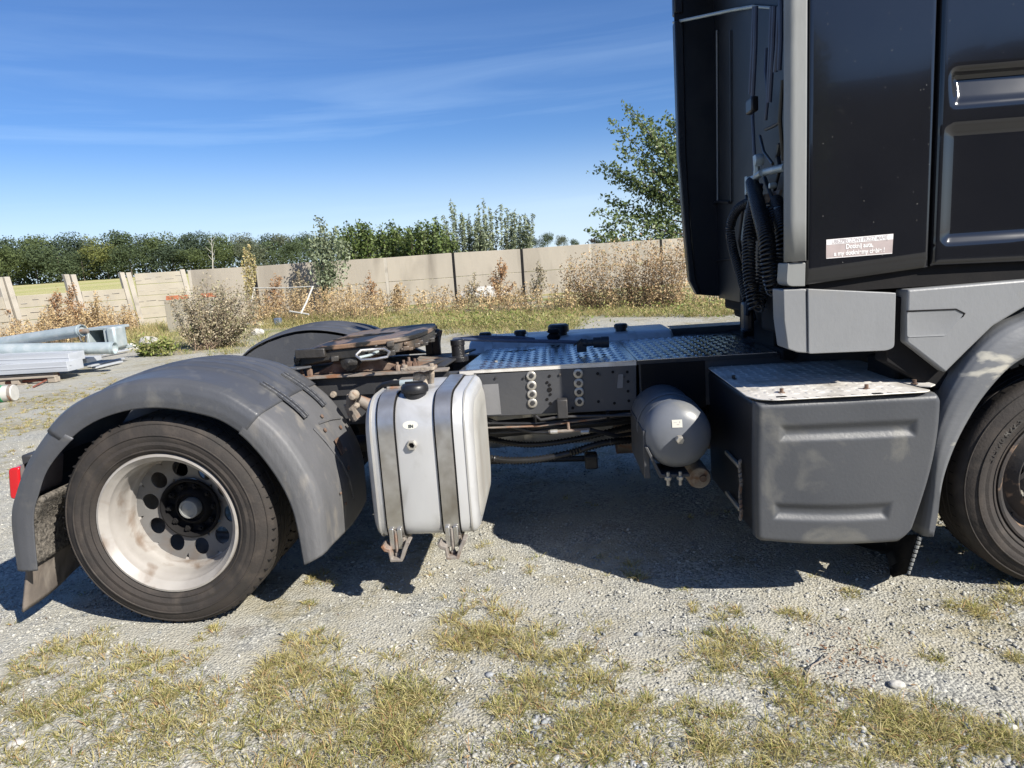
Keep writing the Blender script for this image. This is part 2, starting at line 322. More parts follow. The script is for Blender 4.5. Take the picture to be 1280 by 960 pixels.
gv = np.stack([GX.ravel(), GY.ravel(), GZ.ravel()], 1); w_ = len(gx)
ii = np.arange(len(gy)-1)[:, None]*w_+np.arange(w_-1)[None, :]
gf = np.stack([ii, ii+1, ii+1+w_, ii+w_], -1).reshape(-1, 4)
gm = bpy.data.materials.new('gravel_ground'); gm.use_nodes = True; N = gm.node_tree.nodes; L = gm.node_tree.links
b = N['Principled BSDF']; b.inputs['Roughness'].default_value = .9; b.inputs['Specular IOR Level'].default_value = .25
t = N.new('ShaderNodeTexCoord')
def gn(s, d=6, dist=0):
    x = N.new('ShaderNodeTexNoise'); x.inputs['Scale'].default_value = s; x.inputs['Detail'].default_value = d; x.inputs['Distortion'].default_value = dist; L.new(t.outputs['Object'], x.inputs['Vector']); return x.outputs[0]
def gr(src, lo, hi, a=0., c=1.):
    r = N.new('ShaderNodeMapRange'); r.inputs[1].default_value = lo; r.inputs[2].default_value = hi; r.inputs[3].default_value = a; r.inputs[4].default_value = c; L.new(src, r.inputs[0]); return r.outputs[0]
def gmix(f, a, c, mode='MIX'):
    x = N.new('ShaderNodeMix'); x.data_type = 'RGBA'; x.blend_type = mode
    if isinstance(f, float): x.inputs[0].default_value = f
    else: L.new(f, x.inputs[0])
    for k, q in ((6, a), (7, c)):
        if isinstance(q, tuple): x.inputs[k].default_value = (*q, 1)
        else: L.new(q, x.inputs[k])
    return x.outputs[2]
def gmath(op, a, c):
    x = N.new('ShaderNodeMath'); x.operation = op
    for k, q in ((0, a), (1, c)):
        if isinstance(q, (int, float)): x.inputs[k].default_value = q
        else: L.new(q, x.inputs[k])
    return x.outputs[0]
vo = N.new('ShaderNodeTexVoronoi'); vo.inputs['Scale'].default_value = 75; L.new(t.outputs['Object'], vo.inputs['Vector'])
vr = N.new('ShaderNodeValToRGB'); el = vr.color_ramp.elements; el[0].color = (.17,.172,.165,1); el[1].color = (.50,.49,.435,1); x = el.new(.5); x.color = (.345,.34,.30,1)
vs_ = N.new('ShaderNodeSeparateColor'); L.new(vo.outputs['Color'], vs_.inputs[0]); L.new(vs_.outputs[0], vr.inputs[0])
sand = gmix(gr(gn(160, 3), .35, .65), (.31,.295,.245), (.42,.40,.335))
col = gmix(gr(gn(2.2, 5, .6), .42, .62), vr.outputs[0], sand)
col = gmix(gr(gn(.55, 5), .4, .7, 0, .35), col, (.36,.345,.30))
col = gmix(gr(gn(7, 5), .56, .72, 0, .45), col, (.22,.22,.215))
sp = N.new('ShaderNodeSeparateXYZ'); L.new(t.outputs['Object'], sp.inputs[0])
col = gmix(gr(gn(1.1, 4, 1.2), .54, .64, 0, .8), col, gmix(gr(gn(240, 2), .4, .6), (.35,.33,.27), (.42,.40,.33)))
col = gmix(gr(gn(2.8, 6, .5), .60, .70, 0, .6), col, (.25,.225,.18))
# dry mossy patches
patch = gmath('MULTIPLY', gr(gn(.75, 7, .8), .50, .60), gr(gn(9, 6), .35, .6))
col = gmix(gmath('MULTIPLY', patch, .75), col, gmix(gr(gn(25, 4), .4, .6), (.30,.255,.15), (.16,.145,.08)))
far = gr(sp.outputs[1], 17.5, 22)
weedg_ = gmix(gr(gn(1.2, 8), .4, .6), (.34,.29,.15), (.17,.19,.06))
col = gmix(gmath('MULTIPLY', far, gr(gn(.7, 8), .3, .5)), col, weedg_)
field = gr(sp.outputs[1], 34, 38)
fcol = gmix(gr(gn(.05, 6), .4, .6), (.34,.34,.12), (.44,.40,.20))
col = gmix(field, col, fcol)
L.new(col, b.inputs['Base Color'])
bp = N.new('ShaderNodeBump'); bp.inputs['Strength'].default_value = .55; bp.inputs['Distance'].default_value = .012
hgt = gmath('ADD', gmath('MULTIPLY', vo.outputs['Distance'], -1.2), gmath('MULTIPLY', gn(120, 4), .9)); hgt = gmath('ADD', hgt, gmath('MULTIPLY', gn(22, 5), .9))
L.new(hgt, bp.inputs['Height']); L.new(bp.outputs[0], b.inputs['Normal'])
ground = rawmesh('gravel_ground', gv, gf, 4, gm, smooth=True); ground['kind'] = 'structure'

def pebbles(name, n, xr, yr, smin, smax, mask=None, m=pebm, pw=2.2, octa=False):
    bm = bmesh.new(); bmesh.ops.create_icosphere(bm, subdivisions=1, radius=1)
    if octa: bm.free(); bm = bmesh.new(); bmesh.ops.create_uvsphere(bm, u_segments=4, v_segments=2, radius=1); bmesh.ops.triangulate(bm, faces=bm.faces)
    bv = np.array([v.co[:] for v in bm.verts]); bf = np.array([[v.index for v in f.verts] for f in bm.faces]); bm.free()
    bv = bv*(1+rng.normal(0, .12, bv.shape))
    x = rng.uniform(*xr, n); y = yr[0]+(yr[1]-yr[0])*rng.random(n)**1.3
    if mask is not None: k = mask(x, y); x, y = x[k], y[k]; n = len(x)
    s = smin+(smax-smin)*rng.random(n)**pw
    sc = s[:, None]*np.stack([rng.uniform(.6,1.4,n), rng.uniform(.6,1.4,n), rng.uniform(.35,.8,n)], 1)
    a = rng.uniform(0, 6.28, n); ca, sa = np.cos(a), np.sin(a)
    v = bv[None]*(1+rng.normal(0, .2, (n, len(bv), 1)))*sc[:, None, :]
    vx = v[:,:,0]*ca[:,None]-v[:,:,1]*sa[:,None]; vy = v[:,:,0]*sa[:,None]+v[:,:,1]*ca[:,None]
    tl = rng.normal(0, .25, n); vz = v[:,:,2]+vx*tl[:,None]
    V = np.stack([vx+x[:,None], vy+y[:,None], vz+(gh(x,y)+s*.12)[:,None]], -1).reshape(-1, 3)
    F = (bf[None]+(np.arange(n)*len(bv))[:, None, None]).reshape(-1, 3)
    return rawmesh(name, V, F, 3, m)
def inview(x, y): return (x > -1.05*y-.5) & (x < .78*y+.9) & (np.sin(x*2.3+1.2*np.sin(y*1.7))+np.sin(y*2.9+1.5*np.sin(x*1.3))+rng.normal(0,.7,len(x)) < 1.15)
tag(pebbles('loose_gravel', 36000, (-6.5, 5), (1.75, 7.5), .004, .012, inview), 'grey and buff gravel chips scattered over the yard', 'gravel', kind='stuff')
tag(pebbles('fine_gravel', 150000, (-6, 4.5), (1.75, 6.5), .0025, .007, inview, octa=True), 'fine gravel grit covering the yard round the truck', 'gravel', kind='stuff')
for qx, qy, nn in ((.02,2.13,260),(.92,2.28,240),(1.35,2.05,220),(-.12,2.6,80)):
    o_ = pebbles('stone_patch', nn, (qx-.22, qx+.22), (qy-.14, qy+.2), .004, .017, None, m=stonep, pw=2.2); tag(o_, 'patch of coarse blue-grey broken stone in the foreground '+{.02:'at the middle of the bottom edge',.92:'right of the middle',1.35:'in the lower right corner',-.12:'left of the larger middle patch'}[qx], 'gravel', kind='stuff')
tag(pebbles('larger_gravel', 800, (-9, 6), (1.75, 14), .009, .020, inview, pw=4), 'larger pale stones lying among the gravel chips', 'gravel', kind='stuff')

# grass tufts
def blades(tufts, m_split):
    """tufts: (x, y, radius, count, height, green 0..1)"""
    VV = []; MM = []
    for (x, y, rad, cnt, h, gf_) in tufts:
        a = rng.uniform(0, 6.28, cnt); r = rad*np.sqrt(rng.random(cnt)); bx, by = x+r*np.cos(a), y+r*np.sin(a)
        lean = rng.uniform(.1, 1.2, cnt)+r/rad*.8; la = a+rng.normal(0, .5, cnt); hh = h*rng.uniform(.4, 1.15, cnt); wd = rng.uniform(.0008, .0018, cnt)*(1+y*.12)
        dx, dy = np.cos(la), np.sin(la); pa = rng.uniform(0, 6.28, cnt); px_, py_ = np.cos(pa)*wd, np.sin(pa)*wd
        z = gh(bx, by)-.002
        b0 = np.stack([bx-px_, by-py_, z], 1); b1 = np.stack([bx+px_, by+py_, z], 1)
        mx_, my_, mz = bx+dx*hh*lean*.35, by+dy*hh*lean*.35, z+hh*.62/np.sqrt(1+lean*.5)
        c0 = np.stack([mx_-px_*.7, my_-py_*.7, mz], 1); c1 = np.stack([mx_+px_*.7, my_+py_*.7, mz], 1)
        tx, ty, tz = bx+dx*hh*lean, by+dy*hh*lean, z+hh*(1.0/(1+lean*lean*.8))
        t0 = np.stack([tx-px_*.12, ty-py_*.12, tz], 1); t1 = np.stack([tx+px_*.12, ty+py_*.12, tz], 1)
        VV.append(np.stack([b0,b1,c1,c0,t1,t0], 1)); MM.append(np.where(rng.random(cnt) < gf_, 1, np.where(rng.random(cnt) < .10, 2, 0)))
    V = np.concatenate(VV); n = len(V); mi = np.concatenate(MM)
    base = np.arange(n)[:, None]*6; F = np.stack([base+np.array([[0,1,2,3]]), base+np.array([[3,2,4,5]])], 1).reshape(-1, 4)
    return V.reshape(-1, 3), F, np.repeat(mi, 2)
tufts = []
def spot(px, py, rpx, n, h=.06, green=.4):
    c = P(px, py, Z=0); k = (P(px+rpx, py, Z=0)-c).length*1.12
    for _ in range(int(n*.92)):
        a = random.uniform(0, 6.28); r = random.random()**.62
        x = c.x+k*r*math.cos(a); y = c.y+k*1.15*r*math.sin(a)
        tufts.append((x, y, random.uniform(.01, .042), random.randint(8, 40), h*random.uniform(.35, 1.1), min(1, max(0, green-.2+random.uniform(-.3, .3)))))
for s in [ # foreground patches read from the photograph
    (40,830,60,45,.05,.4),(110,810,40,16,.05,.35),(170,825,32,18,.05,.45),(70,880,95,90,.06,.45),(60,935,110,130,.06,.5),(190,870,50,30,.05,.45),
    (235,822,34,26,.05,.3),(240,870,30,14,.05,.5),(205,905,60,40,.06,.45),(270,785,22,8,.04,.3),(300,880,50,40,.055,.4),(372,835,52,70,.075,.2),(385,805,26,14,.06,.3),
    (440,865,70,75,.06,.4),(505,885,45,70,.075,.4),(500,925,50,45,.065,.4),(350,915,80,70,.06,.45),(330,950,80,60,.06,.4),(410,940,60,50,.06,.4),(465,955,50,30,.06,.4),
    (180,955,70,50,.055,.45),(398,728,18,9,.05,.4),(382,760,16,6,.035,.5),(600,785,46,45,.075,.2),(640,800,40,30,.075,.3),(575,800,28,18,.07,.25),
    (610,706,22,7,.04,.3),(600,680,10,5,.045,.4),(590,745,20,6,.04,.35),(655,830,42,24,.07,.3),(710,822,26,12,.06,.3),(665,712,14,5,.03,.45),(700,790,20,7,.05,.4),(750,790,14,6,.04,.4),
    (795,716,20,12,.05,.35),(760,700,20,4,.03,.3),(740,845,40,24,.06,.35),(700,880,70,60,.065,.4),(640,875,40,26,.06,.35),(620,940,50,30,.06,.4),(735,935,70,70,.065,.45),(790,900,40,24,.06,.4),(845,888,20,9,.045,.6),
    (820,835,18,7,.05,.4),(885,765,20,8,.04,.3),(915,768,18,8,.045,.35),(997,768,16,10,.05,.35),(900,815,48,50,.065,.4),(945,805,26,16,.06,.4),(880,845,20,9,.05,.4),(955,830,30,16,.05,.35),
    (985,860,36,24,.055,.4),(910,887,14,8,.04,.65),(855,930,70,46,.06,.45),(930,935,60,55,.065,.45),(1000,925,50,34,.06,.4),(1060,900,60,44,.06,.4),(1110,895,40,30,.06,.45),(1160,905,50,44,.065,.45),(1210,910,40,28,.06,.4),
    (1265,930,40,30,.06,.4),(1100,940,60,34,.06,.4),(1180,950,60,30,.06,.45),(1020,880,30,16,.05,.4),(1062,746,15,8,.05,.4),(1165,822,16,8,.045,.4),(1228,762,26,20,.055,.35),(1268,748,18,12,.06,.3),(1270,820,18,10,.05,.4),(1195,755,12,6,.05,.4),
    (740,630,14,3,.03,.3),(880,640,30,5,.03,.3),(700,620,14,3,.03,.3),(770,520,10,3,.03,.3)]: spot(*s)
# yard behind the truck, left
for s in [(60,505,70,210,.06,.22),(30,535,50,110,.06,.22),(150,478,40,40,.05,.2),(250,452,50,30,.05,.2),(110,470,14,6,.05,.4),(150,490,30,10,.05,.2),(200,470,40,10,.05,.2),(20,590,26,14,.05,.3),(12,565,20,10,.05,.3),(110,445,20,8,.05,.4),(40,480,30,10,.05,.3),(260,460,40,12,.05,.25)]: spot(*s)
for _ in range(420):      # thin scatter
    y = 1.9+random.random()**1.6*9; x = random.uniform(-1.0*y-.3, .75*y+.8)
    if noise.noise(Vector((x*.8, y*.8, 3.1))) > -.05: tufts.append((x, y, random.uniform(.008, .03), random.randint(4, 16), random.uniform(.015, .05), random.uniform(.1, .6)))
V, F, mi = blades(tufts, None)
tag(rawmesh('yard_grass', V, F, 4, [strawm, grassm, weedr], midx=mi), 'thin tufts of straw and green grass growing through the gravel', 'grass', kind='stuff')
# dry leaves and bits
lc = []
for _ in range(260):
    q = P(1065+random.gauss(0,28), 825+random.gauss(0,22), Z=0); lc.append((q.x, q.y, .006+random.random()*.012))
for _ in range(520):
    y = 1.9+random.random()**1.4*5; x = random.uniform(-1.0*y-.3, .75*y+.8); lc.append((x, y, .004+random.random()*.008))
_lm = island_mat('dead_leaf', [(.20,.11,.06), (.12,.07,.045), (.30,.21,.12), (.08,.05,.035)], .85)
def _lv(cent, size):
    n = len(cent); s_ = size*rng.uniform(.4, 1.6, n); nm = rng.normal(size=(n,3))*.5; nm[:,2] += 1; nm /= np.linalg.norm(nm,axis=1)[:,None]
    a = np.cross(nm, rng.normal(size=(n,3))); a /= np.linalg.norm(a,axis=1)[:,None]; c = np.cross(nm, a)
    return np.stack([cent-a*s_[:,None], cent-c*s_[:,None]*.4, cent+a*s_[:,None], cent+c*s_[:,None]*.4], 1).reshape(-1,3), np.arange(n*4).reshape(n,4)
V, F = _lv(np.array(lc), .008); tag(rawmesh('leaf_litter', V, F, 4, _lm), 'brown dead leaves and bits lying on the gravel, thickest at right', 'leaves', kind='stuff')
# a few single stones worth naming
for px, py, s, lab in [(1121,857,.030,'white flat stone in the gravel below the tool box, right foreground'), (1056,762,.018,'small white stone near the tip of the sunlit wedge by the front wheel'),
                       (20,932,.035,'pale rounded stone at the lower left corner of the yard')]:
    c = P(px, py, Z=0); bq = bmesh.new(); bmesh.ops.create_icosphere(bq, subdivisions=3, radius=1)
    for v in bq.verts:
        v.co *= 1+.22*noise.noise(v.co*1.6+Vector((px, py, 0))); v.co = Vector((v.co.x*s, v.co.y*s*.8, v.co.z*s*.45))
    me = bpy.data.meshes.new('stone'); bq.to_mesh(me); bq.free(); me.materials.append(stonem)
    for p_ in me.polygons: p_.use_smooth = True
    o = bpy.data.objects.new('stone', me); COL.objects.link(o); o.location = (c.x, c.y, float(gh(c.x, c.y))+s*.2); tag(o, lab, 'stone')
# dry twig
c = [P(1008,845,Z=.006), P(1015,832,Z=.014), P(1030,824,Z=.02), P(1045,812,Z=.03)]
tag(B().tube([c[0], c[1], c[2], c[3]], [.004,.0035,.003,.002], 6).build('twig', woodm), 'thin dry curved twig lying on gravel in the right foreground', 'twig')

# ================================================================== the truck
T = thing('tractor_truck', 'dark grey two-axle tractor unit with glossy black cab, bare chassis and silver fuel tank', 'truck', (0, 4.37, 0))
YN = 3.147                      # near side plane
AX, AZ = -1.925, .532            # rear axle
FX, FZ = 2.36, .515             # front axle

# --- wheels
def wheel(cx, cz, y0, side, front=False, inner=False):
    """side +1: outer face looks to -Y"""
    s = side; R = .525; w = .30; b = B()
    prof = [(.345,.035),(.352,.02),(.37,.006),(.40,-.006),(.415,-.004),(.43,-.010),(.452,-.008),(.478,.002),(.498,.014),(.508,.022),(.519,.034),(.5245,.052)]
    prof += [(.525,.06),(.525,.098),(.515,.101),(.515,.108),(.525,.111),(.525,.145),(.515,.148),(.515,.155),(.525,.158),(.525,.195),(.515,.198),(.515,.205),(.525,.208),(.525,.245)]
    prof += [(.519,.266),(.498,.286),(.45,.305),(.40,.305),(.345,.27)]
    b.lathe([(r, o*s) for r, o in prof], (cx, y0, cz), 'y', 96)
    ty = b.build('tyre', rubber, sharp=28)
    # rim barrel + flange
    b = B(); dish = .25
    if front:
        prof = [(.333,.055),(.345,.045),(.352,.022),(.348,.012),(.338,.010),(.332,.02),(.315,.035),(.300,.07),(.290,.11),(.283,.135),(.27,.14),(.21,.085),(.205,.085)]
    else:
        prof = [(.333,.055),(.345,.045),(.352,.022),(.348,.012),(.338,.010),(.332,.02),(.322,.030),(.318,.038),(.311,.042),(.308,.05),(.306,.075),(.300,.082),(.296,.11),(.291,.15),(.290,.18),(.284,.187),(.282,.20),(.279,.222),(.281,.236),(.27,.242)]
    b.lathe([(r, o*s) for r, o in prof], (cx, y0, cz), 'y', 72)
    rim = b.build('wheel', rimw if not front else rimdark, T, sharp=40)
    put(ty, rim)
    # tread blocks: shoulder notches
    b = B(); n = 60
    for i in range(n):
        a = 2*math.pi*i/n; ca, sa = math.cos(a), math.sin(a); ta = Vector((-sa, 0, ca)); ra = Vector((ca, 0, sa))
        for yy, hw in (((.275, .016),) if front else ((.034, .016), (.275, .016))):
            c = Vector((cx, y0+s*yy, cz))+ra*.516; b.obox(c, ta*.0018, Vector((0, hw*.62, 0)), ra*.0088)
        for yy in (.078, .226): c = Vector((cx, y0+s*yy, cz))+ra*.5215; b.obox(c, ta*.0018+Vector((0,.002,0)), Vector((0,.016,0)), ra*.004)
    q = b.build('tread_sipes', blackm, rim, fix=False); q['kind'] = 'stuff'
    # sidewall ribs
    b = B()
    for rr, oo in ((.372,.004),(.447,-.0095),(.497,.013)): b.lathe([(rr-.004, (oo)*s), (rr-.002,(oo-.004)*s), (rr+.002,(oo-.004)*s), (rr+.004,(oo)*s)], (cx, y0, cz), 'y', 96)
    b.build('sidewall_ridge', rubber, rim)
    if inner: return rim
    # disc with ten holes
    yd = .236 if not front else .138; Ro = .283; n = 10; hr = .040 if not front else .03; Rh = .212
    vs = []; fs = []; b = B(); seg = 16
    r0 = .150
    def coney(r): return yd+(Ro-r)*(.16 if not front else -.35)
    for i in range(n):
        a0 = 2*math.pi*i/n+.12; a1 = 2*math.pi*(i+1)/n+.12; am = (a0+a1)/2
        hc = (Rh*math.cos(am), Rh*math.sin(am)); outer = []; hole = []; back = []
        for k in range(seg):
            th = 2*math.pi*k/seg; d = (math.cos(th), math.sin(th))
            # ray from the hole centre to the sector boundary
            best = 9
            for a, sg in ((a0, 1), (a1, -1)):
                nx, nz = -math.sin(a)*sg, math.cos(a)*sg; den = d[0]*nx+d[1]*nz; num = -(hc[0]*nx+hc[1]*nz)
                if den < -1e-6: best = min(best, num/den)
            for rad in (Ro, r0):
                bq = hc[0]*d[0]+hc[1]*d[1]; cc = Rh*Rh-rad*rad; disc = bq*bq-cc
                if disc > 0:
                    for q in (-bq+math.sqrt(disc), -bq-math.sqrt(disc)):
                        if q > .02: best = min(best, q)
            p = (hc[0]+d[0]*best, hc[1]+d[1]*best); r = math.hypot(*p); outer.append((cx+p[0], y0+s*coney(r), cz+p[1]))
            p = (hc[0]+d[0]*hr, hc[1]+d[1]*hr*1.12); r = math.hypot(*p); hole.append((cx+p[0], y0+s*coney(r), cz+p[1])); back.append((cx+p[0]*1.0, y0+s*(coney(r)+.012), cz+p[1]))
        b.add(outer+hole+back, [(k, (k+1) % seg, (k+1) % seg+seg, k+seg) for k in range(seg)]+[(k+seg, (k+1) % seg+seg, (k+1) % seg+2*seg, k+2*seg) for k in range(seg)])
    if front: b.lathe([(r0,coney(r0)*s),(.14,(coney(r0)+.004)*s),(.001,(coney(r0)+.004)*s)], (cx,y0,cz), 'y', 40)
    else: b.lathe([(r0, coney(r0)*s),(.147,(coney(r0)+.012)*s),(.14,(yd+.05)*s),(.001,(yd+.052)*s)], (cx, y0, cz), 'y', 40)
    b.build('wheel_disc', rimdisc_shaded if not front else rimdark, rim, sharp=30)
    # hub
    b = B()
    if front:
        b.lathe([(.13,.085*s),(.12,.05*s),(.09,.02*s),(.085,-.01*s),(.05,-.02*s),(.001,-.02*s)], (cx,y0+.0,cz), 'y', 28)
    else:
        b.lathe([(.158,(yd+.005)*s),(.157,(yd-.004)*s),(.148,(yd-.008)*s),(.140,(yd+.004)*s),(.138,(yd+.045)*s),(.10,(yd+.045)*s),(.088,(yd+.02)*s),(.075,(yd+.01)*s),(.07,(yd+.03)*s),(.001,(yd+.03)*s)], (cx, y0, cz), 'y', 32)
    b.build('hub', blackm if not front else blackm, rim)
    if not front:
        b = B(); b.lathe([(.051,(yd+.03)*s),(.050,(yd-.012)*s),(.047,(yd-.018)*s),(.039,(yd-.019)*s),(.038,(yd-.014)*s),(.001,(yd-.024)*s)], (cx,y0,cz), 'y', 28); b.build('hub_cap', trimgrey, rim)
    nuts = 10
    for i in range(nuts):
        a = 2*math.pi*i/nuts; c = (cx+math.cos(a)*(.118 if not front else .155), y0+s*((yd+.045) if not front else .10), cz+math.sin(a)*(.118 if not front else .155))
        b = B(); hexbolt(b, c, 'y', .016, .03*s); b.lathe([(.008,0),(.008,-.045*s),(.0005,-.045*s)], c, 'y', 8); b.build('wheel_nut', blackm if not front else zinc, rim)
    return rim
def rescale(rim, cx, cz, k):
    mt = Matrix.Translation((cx,0,cz)) @ Matrix.Diagonal((k,1,k,1)) @ Matrix.Translation((-cx,0,-cz))
    for o in [rim]+list(rim.children): o.data.transform(mt)
rescale(wheel(AX, AZ, 3.115, 1), AX, AZ, 1.015); wheel(AX, AZ, 3.47, 1, inner=True)
wheel(AX, AZ, 5.57, -1); wheel(AX, AZ, 5.22, -1, inner=True)
fw_ = wheel(FX, FZ, 3.155, 1, front=True); wheel(FX, FZ, 5.585, -1, front=True)
# tyre size lettering on the front tyre
def arcplace(cx, cz, y, rad, a_mid):
    def f(u, v):
        a = a_mid-u/rad; r = rad+v; return Vector((cx+r*math.cos(a), y, cz+r*math.sin(a)))
    return f
text('315/70 R22.5', .042, 'tyre_lettering', tread_rub, fw_, arcplace(FX, FZ, 3.1455, .405, R_(147)), bold=.001)

# --- axles, chassis
b = B(); b.tube([(AX,3.6,AZ),(AX,5.15,AZ)], .075, 16); b.build('rear_axle', steel_d, T)
b = B(); b.lathe([(.001,-.17),(.10,-.16),(.19,-.08),(.21,0),(.19,.08),(.10,.16),(.001,.17)], (AX+.03,4.37,AZ), 'x', 24); b.build('differential', steel_d, T)
b = B(); b.tube([(AX+.2,4.37,AZ+.02),(1.5,4.37,.72)], .055, 12); b.build('prop_shaft', steel_d, T)
b = B(); b.tube([(FX,3.5,FZ-.02),(FX,3.9,FZ-.12),(FX,4.85,FZ-.12),(FX,5.25,FZ-.02)], .06, 10); b.build('front_axle', steel_d, T)
for yy, s in ((3.95, 1), (4.79, -1)):
    b = B(); w = .075*s
    b.box(-2.62, 4.0, *sorted((yy, yy+.009*s)), .80, 1.072); b.box(-2.62, 4.0, *sorted((yy+.0095*s, yy+w)), 1.062, 1.0715); b.box(-2.62, 4.0, *sorted((yy+.0095*s, yy+w)), .8005, .81)
    b.build('chassis_rail', railm, T)
for x in (-2.55, -1.35, -.75, .35, 1.2): b = B(); b.box(x-.05, x+.05, 3.962, 4.778, .84, 1.03); b.build('cross_member', steel_d, T)
# riveted side plate (lighter) with washers and holes
rp = B().prism('y', [(-.46,.806),(.466,.797),(.474,1.058),(-.46,1.066)], 3.936, 3.9485).build('side_plate', railm, T, bevel=.002)
b = B().prism('y', [(-.41,.815),(-.315,.814),(-.32,.995),(-.41,.995)], 3.932, 3.9355).build('sunlit_patch', raillight, T)  # sunlight on the rail painted as a lighter patch
for cx_, zs in ((664, (470, 482, 493, 504)), (723, (467, 479, 490, 502))):
    for py in zs:
        c = P(cx_+(py-470)*.045, py, Y=3.93)
        q = B(); q.lathe([(.0285,.006),(.0285,-.002),(.025,-.005),(.0165,-.0055),(.016,-.003),(.001,-.003)], c, 'y', 20); w_b = q.build('bolt_washer', zinc, T, sharp=50)
        q = B(); q.lathe([(.0145,0),(.0145,-.006),(.0125,-.008),(.001,-.008)], c, 'y', 6); q.build('bolt_head', steel_d, w_b)
for px, py in [(687,470),(687,481),(687,487),(688,493),(688,504),(684,478),(684,499),(747,467),(748,502),(784,465),(785,477),(785,489),(786,501),(766,465),(768,504),(716,510)]:
    c = P(px, py, Y=3.934); q = B(); r = .0085 if px != 687 or py != 487 else .014
    q.lathe([(r, -.001),(r*.9, -.0025),(.0005,-.0025)], c, 'y', 12); q.build('bolt_hole', blackm, T)
B().prism('y', roundpoly([(.36,.93),(.392,.93),(.398,1.01),(.37,1.01)], .006), 3.93, 3.9345).build('reflection_plate', raillight, T)
# bolts on rail behind tank
# hanging bracket, pipes and fittings below the rail
c0 = P(703, 511, Y=3.9); B().box(c0.x-.03, c0.x+.03, 3.86, 3.93, c0.z-.05, c0.z+.06).build('hose_bracket', steel_d, T, bevel=.006)
B().tube([P(560,505,Y=4.05), P(620,528,Y=4.0), P(665,540,Y=3.95), P(690,541,Y=3.92)], .012, 8).build('air_pipe', hosem, T)
B().tube([P(670,520,Y=3.9), P(676,525,Y=3.88), P(700,521,Y=3.88), P(790,519,Y=3.9)], .008, 8).build('air_pipe', steel_d, T)
b = B(); b.tube([P(686,540,Y=3.9), P(737,537,Y=3.9)], .010, 8); b.tube([P(710,528,Y=3.9), P(711,538,Y=3.9)], .008, 8); b.build('pipe_tee', rustgrey, T)
for a_, c_ in ((688, 697), (726, 736)): B().tube([P(a_,540,Y=3.895), P(c_,539.4,Y=3.895)], .0135, 8).build('pipe_fitting', zinc, T)
B().tube([P(737,537,Y=3.9), P(770,545,Y=3.95), P(800,540,Y=4.1)], .012, 8).build('air_pipe', hosem, T)
def corr(path, r, pitch, m, name='corrugated_hose', par=None, n=10, amp=.2):
    path = [Vector(p) for p in path]; pts = []; rad = []
    # resample by Catmull-like smoothing
    for i in range(len(path)-1):
        p0 = path[max(i-1,0)]; p1 = path[i]; p2 = path[i+1]; p3 = path[min(i+2,len(path)-1)]
        k = max(2, int((p2-p1).length/(pitch/2)))
        for j in range(k):
            t = j/k; pts.append(.5*((2*p1)+(p2-p0)*t+(2*p0-5*p1+4*p2-p3)*t*t+(3*p1-p0-3*p2+p3)*t**3))
    pts.append(path[-1]); rad = [r*(1+(amp if i % 2 else -amp)) for i in range(len(pts))]
    return B().tube(pts, rad, n).build(name, m, par or T, sharp=80)
corr([P(560,560,Y=4.1), P(620,574,Y=4.05), P(665,575,Y=4.0), P(710,567,Y=4.0), P(760,553,Y=4.05), P(830,548,Y=4.2)], .021, .02, hosem)
B().tube([P(560,580,Y=4.5), P(650,575,Y=4.5), P(740,573,Y=4.5)], .02, 8).build('air_pipe', hosem, T)
c = P(739,574,Y=4.3); B().box(c.x-.04, c.x+.04, 4.27, 4.35, c.z-.06, c.z+.04).build('cable_clamp', steel_d, T, bevel=.01)
B().tube([P(732,572,Y=4.26), P(746,572,Y=4.26)], .012, 8).build('cable_clamp', steel_d, T)
for k_, (y_, z0_, z1_, rr_) in enumerate(((3.93,.775,.765,.008),(3.92,.755,.76,.006),(4.06,.74,.70,.011),(4.1,.71,.73,.009),(3.99,.69,.735,.007))):
    B().tube([(-1.1,y_+.05,z0_),(-.55,y_,z0_-.012*(k_%2)),(-.1,y_-.01,(z0_+z1_)/2-.02),(.25,y_,z1_),(.62,y_+.08,z1_+.02)], rr_, 8).build('brake_line', hosem if k_ != 1 else rustgrey, T)
for x_ in (-.48,-.12,.3): B().box(x_-.008,x_+.008,3.915,3.935,.745,.80).build('cable_tie', blackm, T)
for px_ in (620, 655, 700, 750, 780):
    c = P(px_, 468+(px_ % 7), Y=3.932); B().lathe([(.007,0),(.007,-.006),(.0005,-.007)], c, 'y', 6).build('rail_rivet', steel_d, T)
corr([P(560,535,Y=4.3), P(610,548,Y=4.25), P(660,556,Y=4.2), P(720,549,Y=4.2), P(800,530,Y=4.3)], .018, .02, hosem)
# air springs and dampers near the rear axle
for xx in (-1.52, -2.35):
    for yy in (4.02, 4.72):
        B().lathe([(.02,.0),(.11,.01),(.125,.05),(.11,.09),(.125,.13),(.11,.17),(.125,.21),(.09,.26),(.02,.27)], (xx, yy, .52), 'z', 20).build('air_spring', blackm, T)
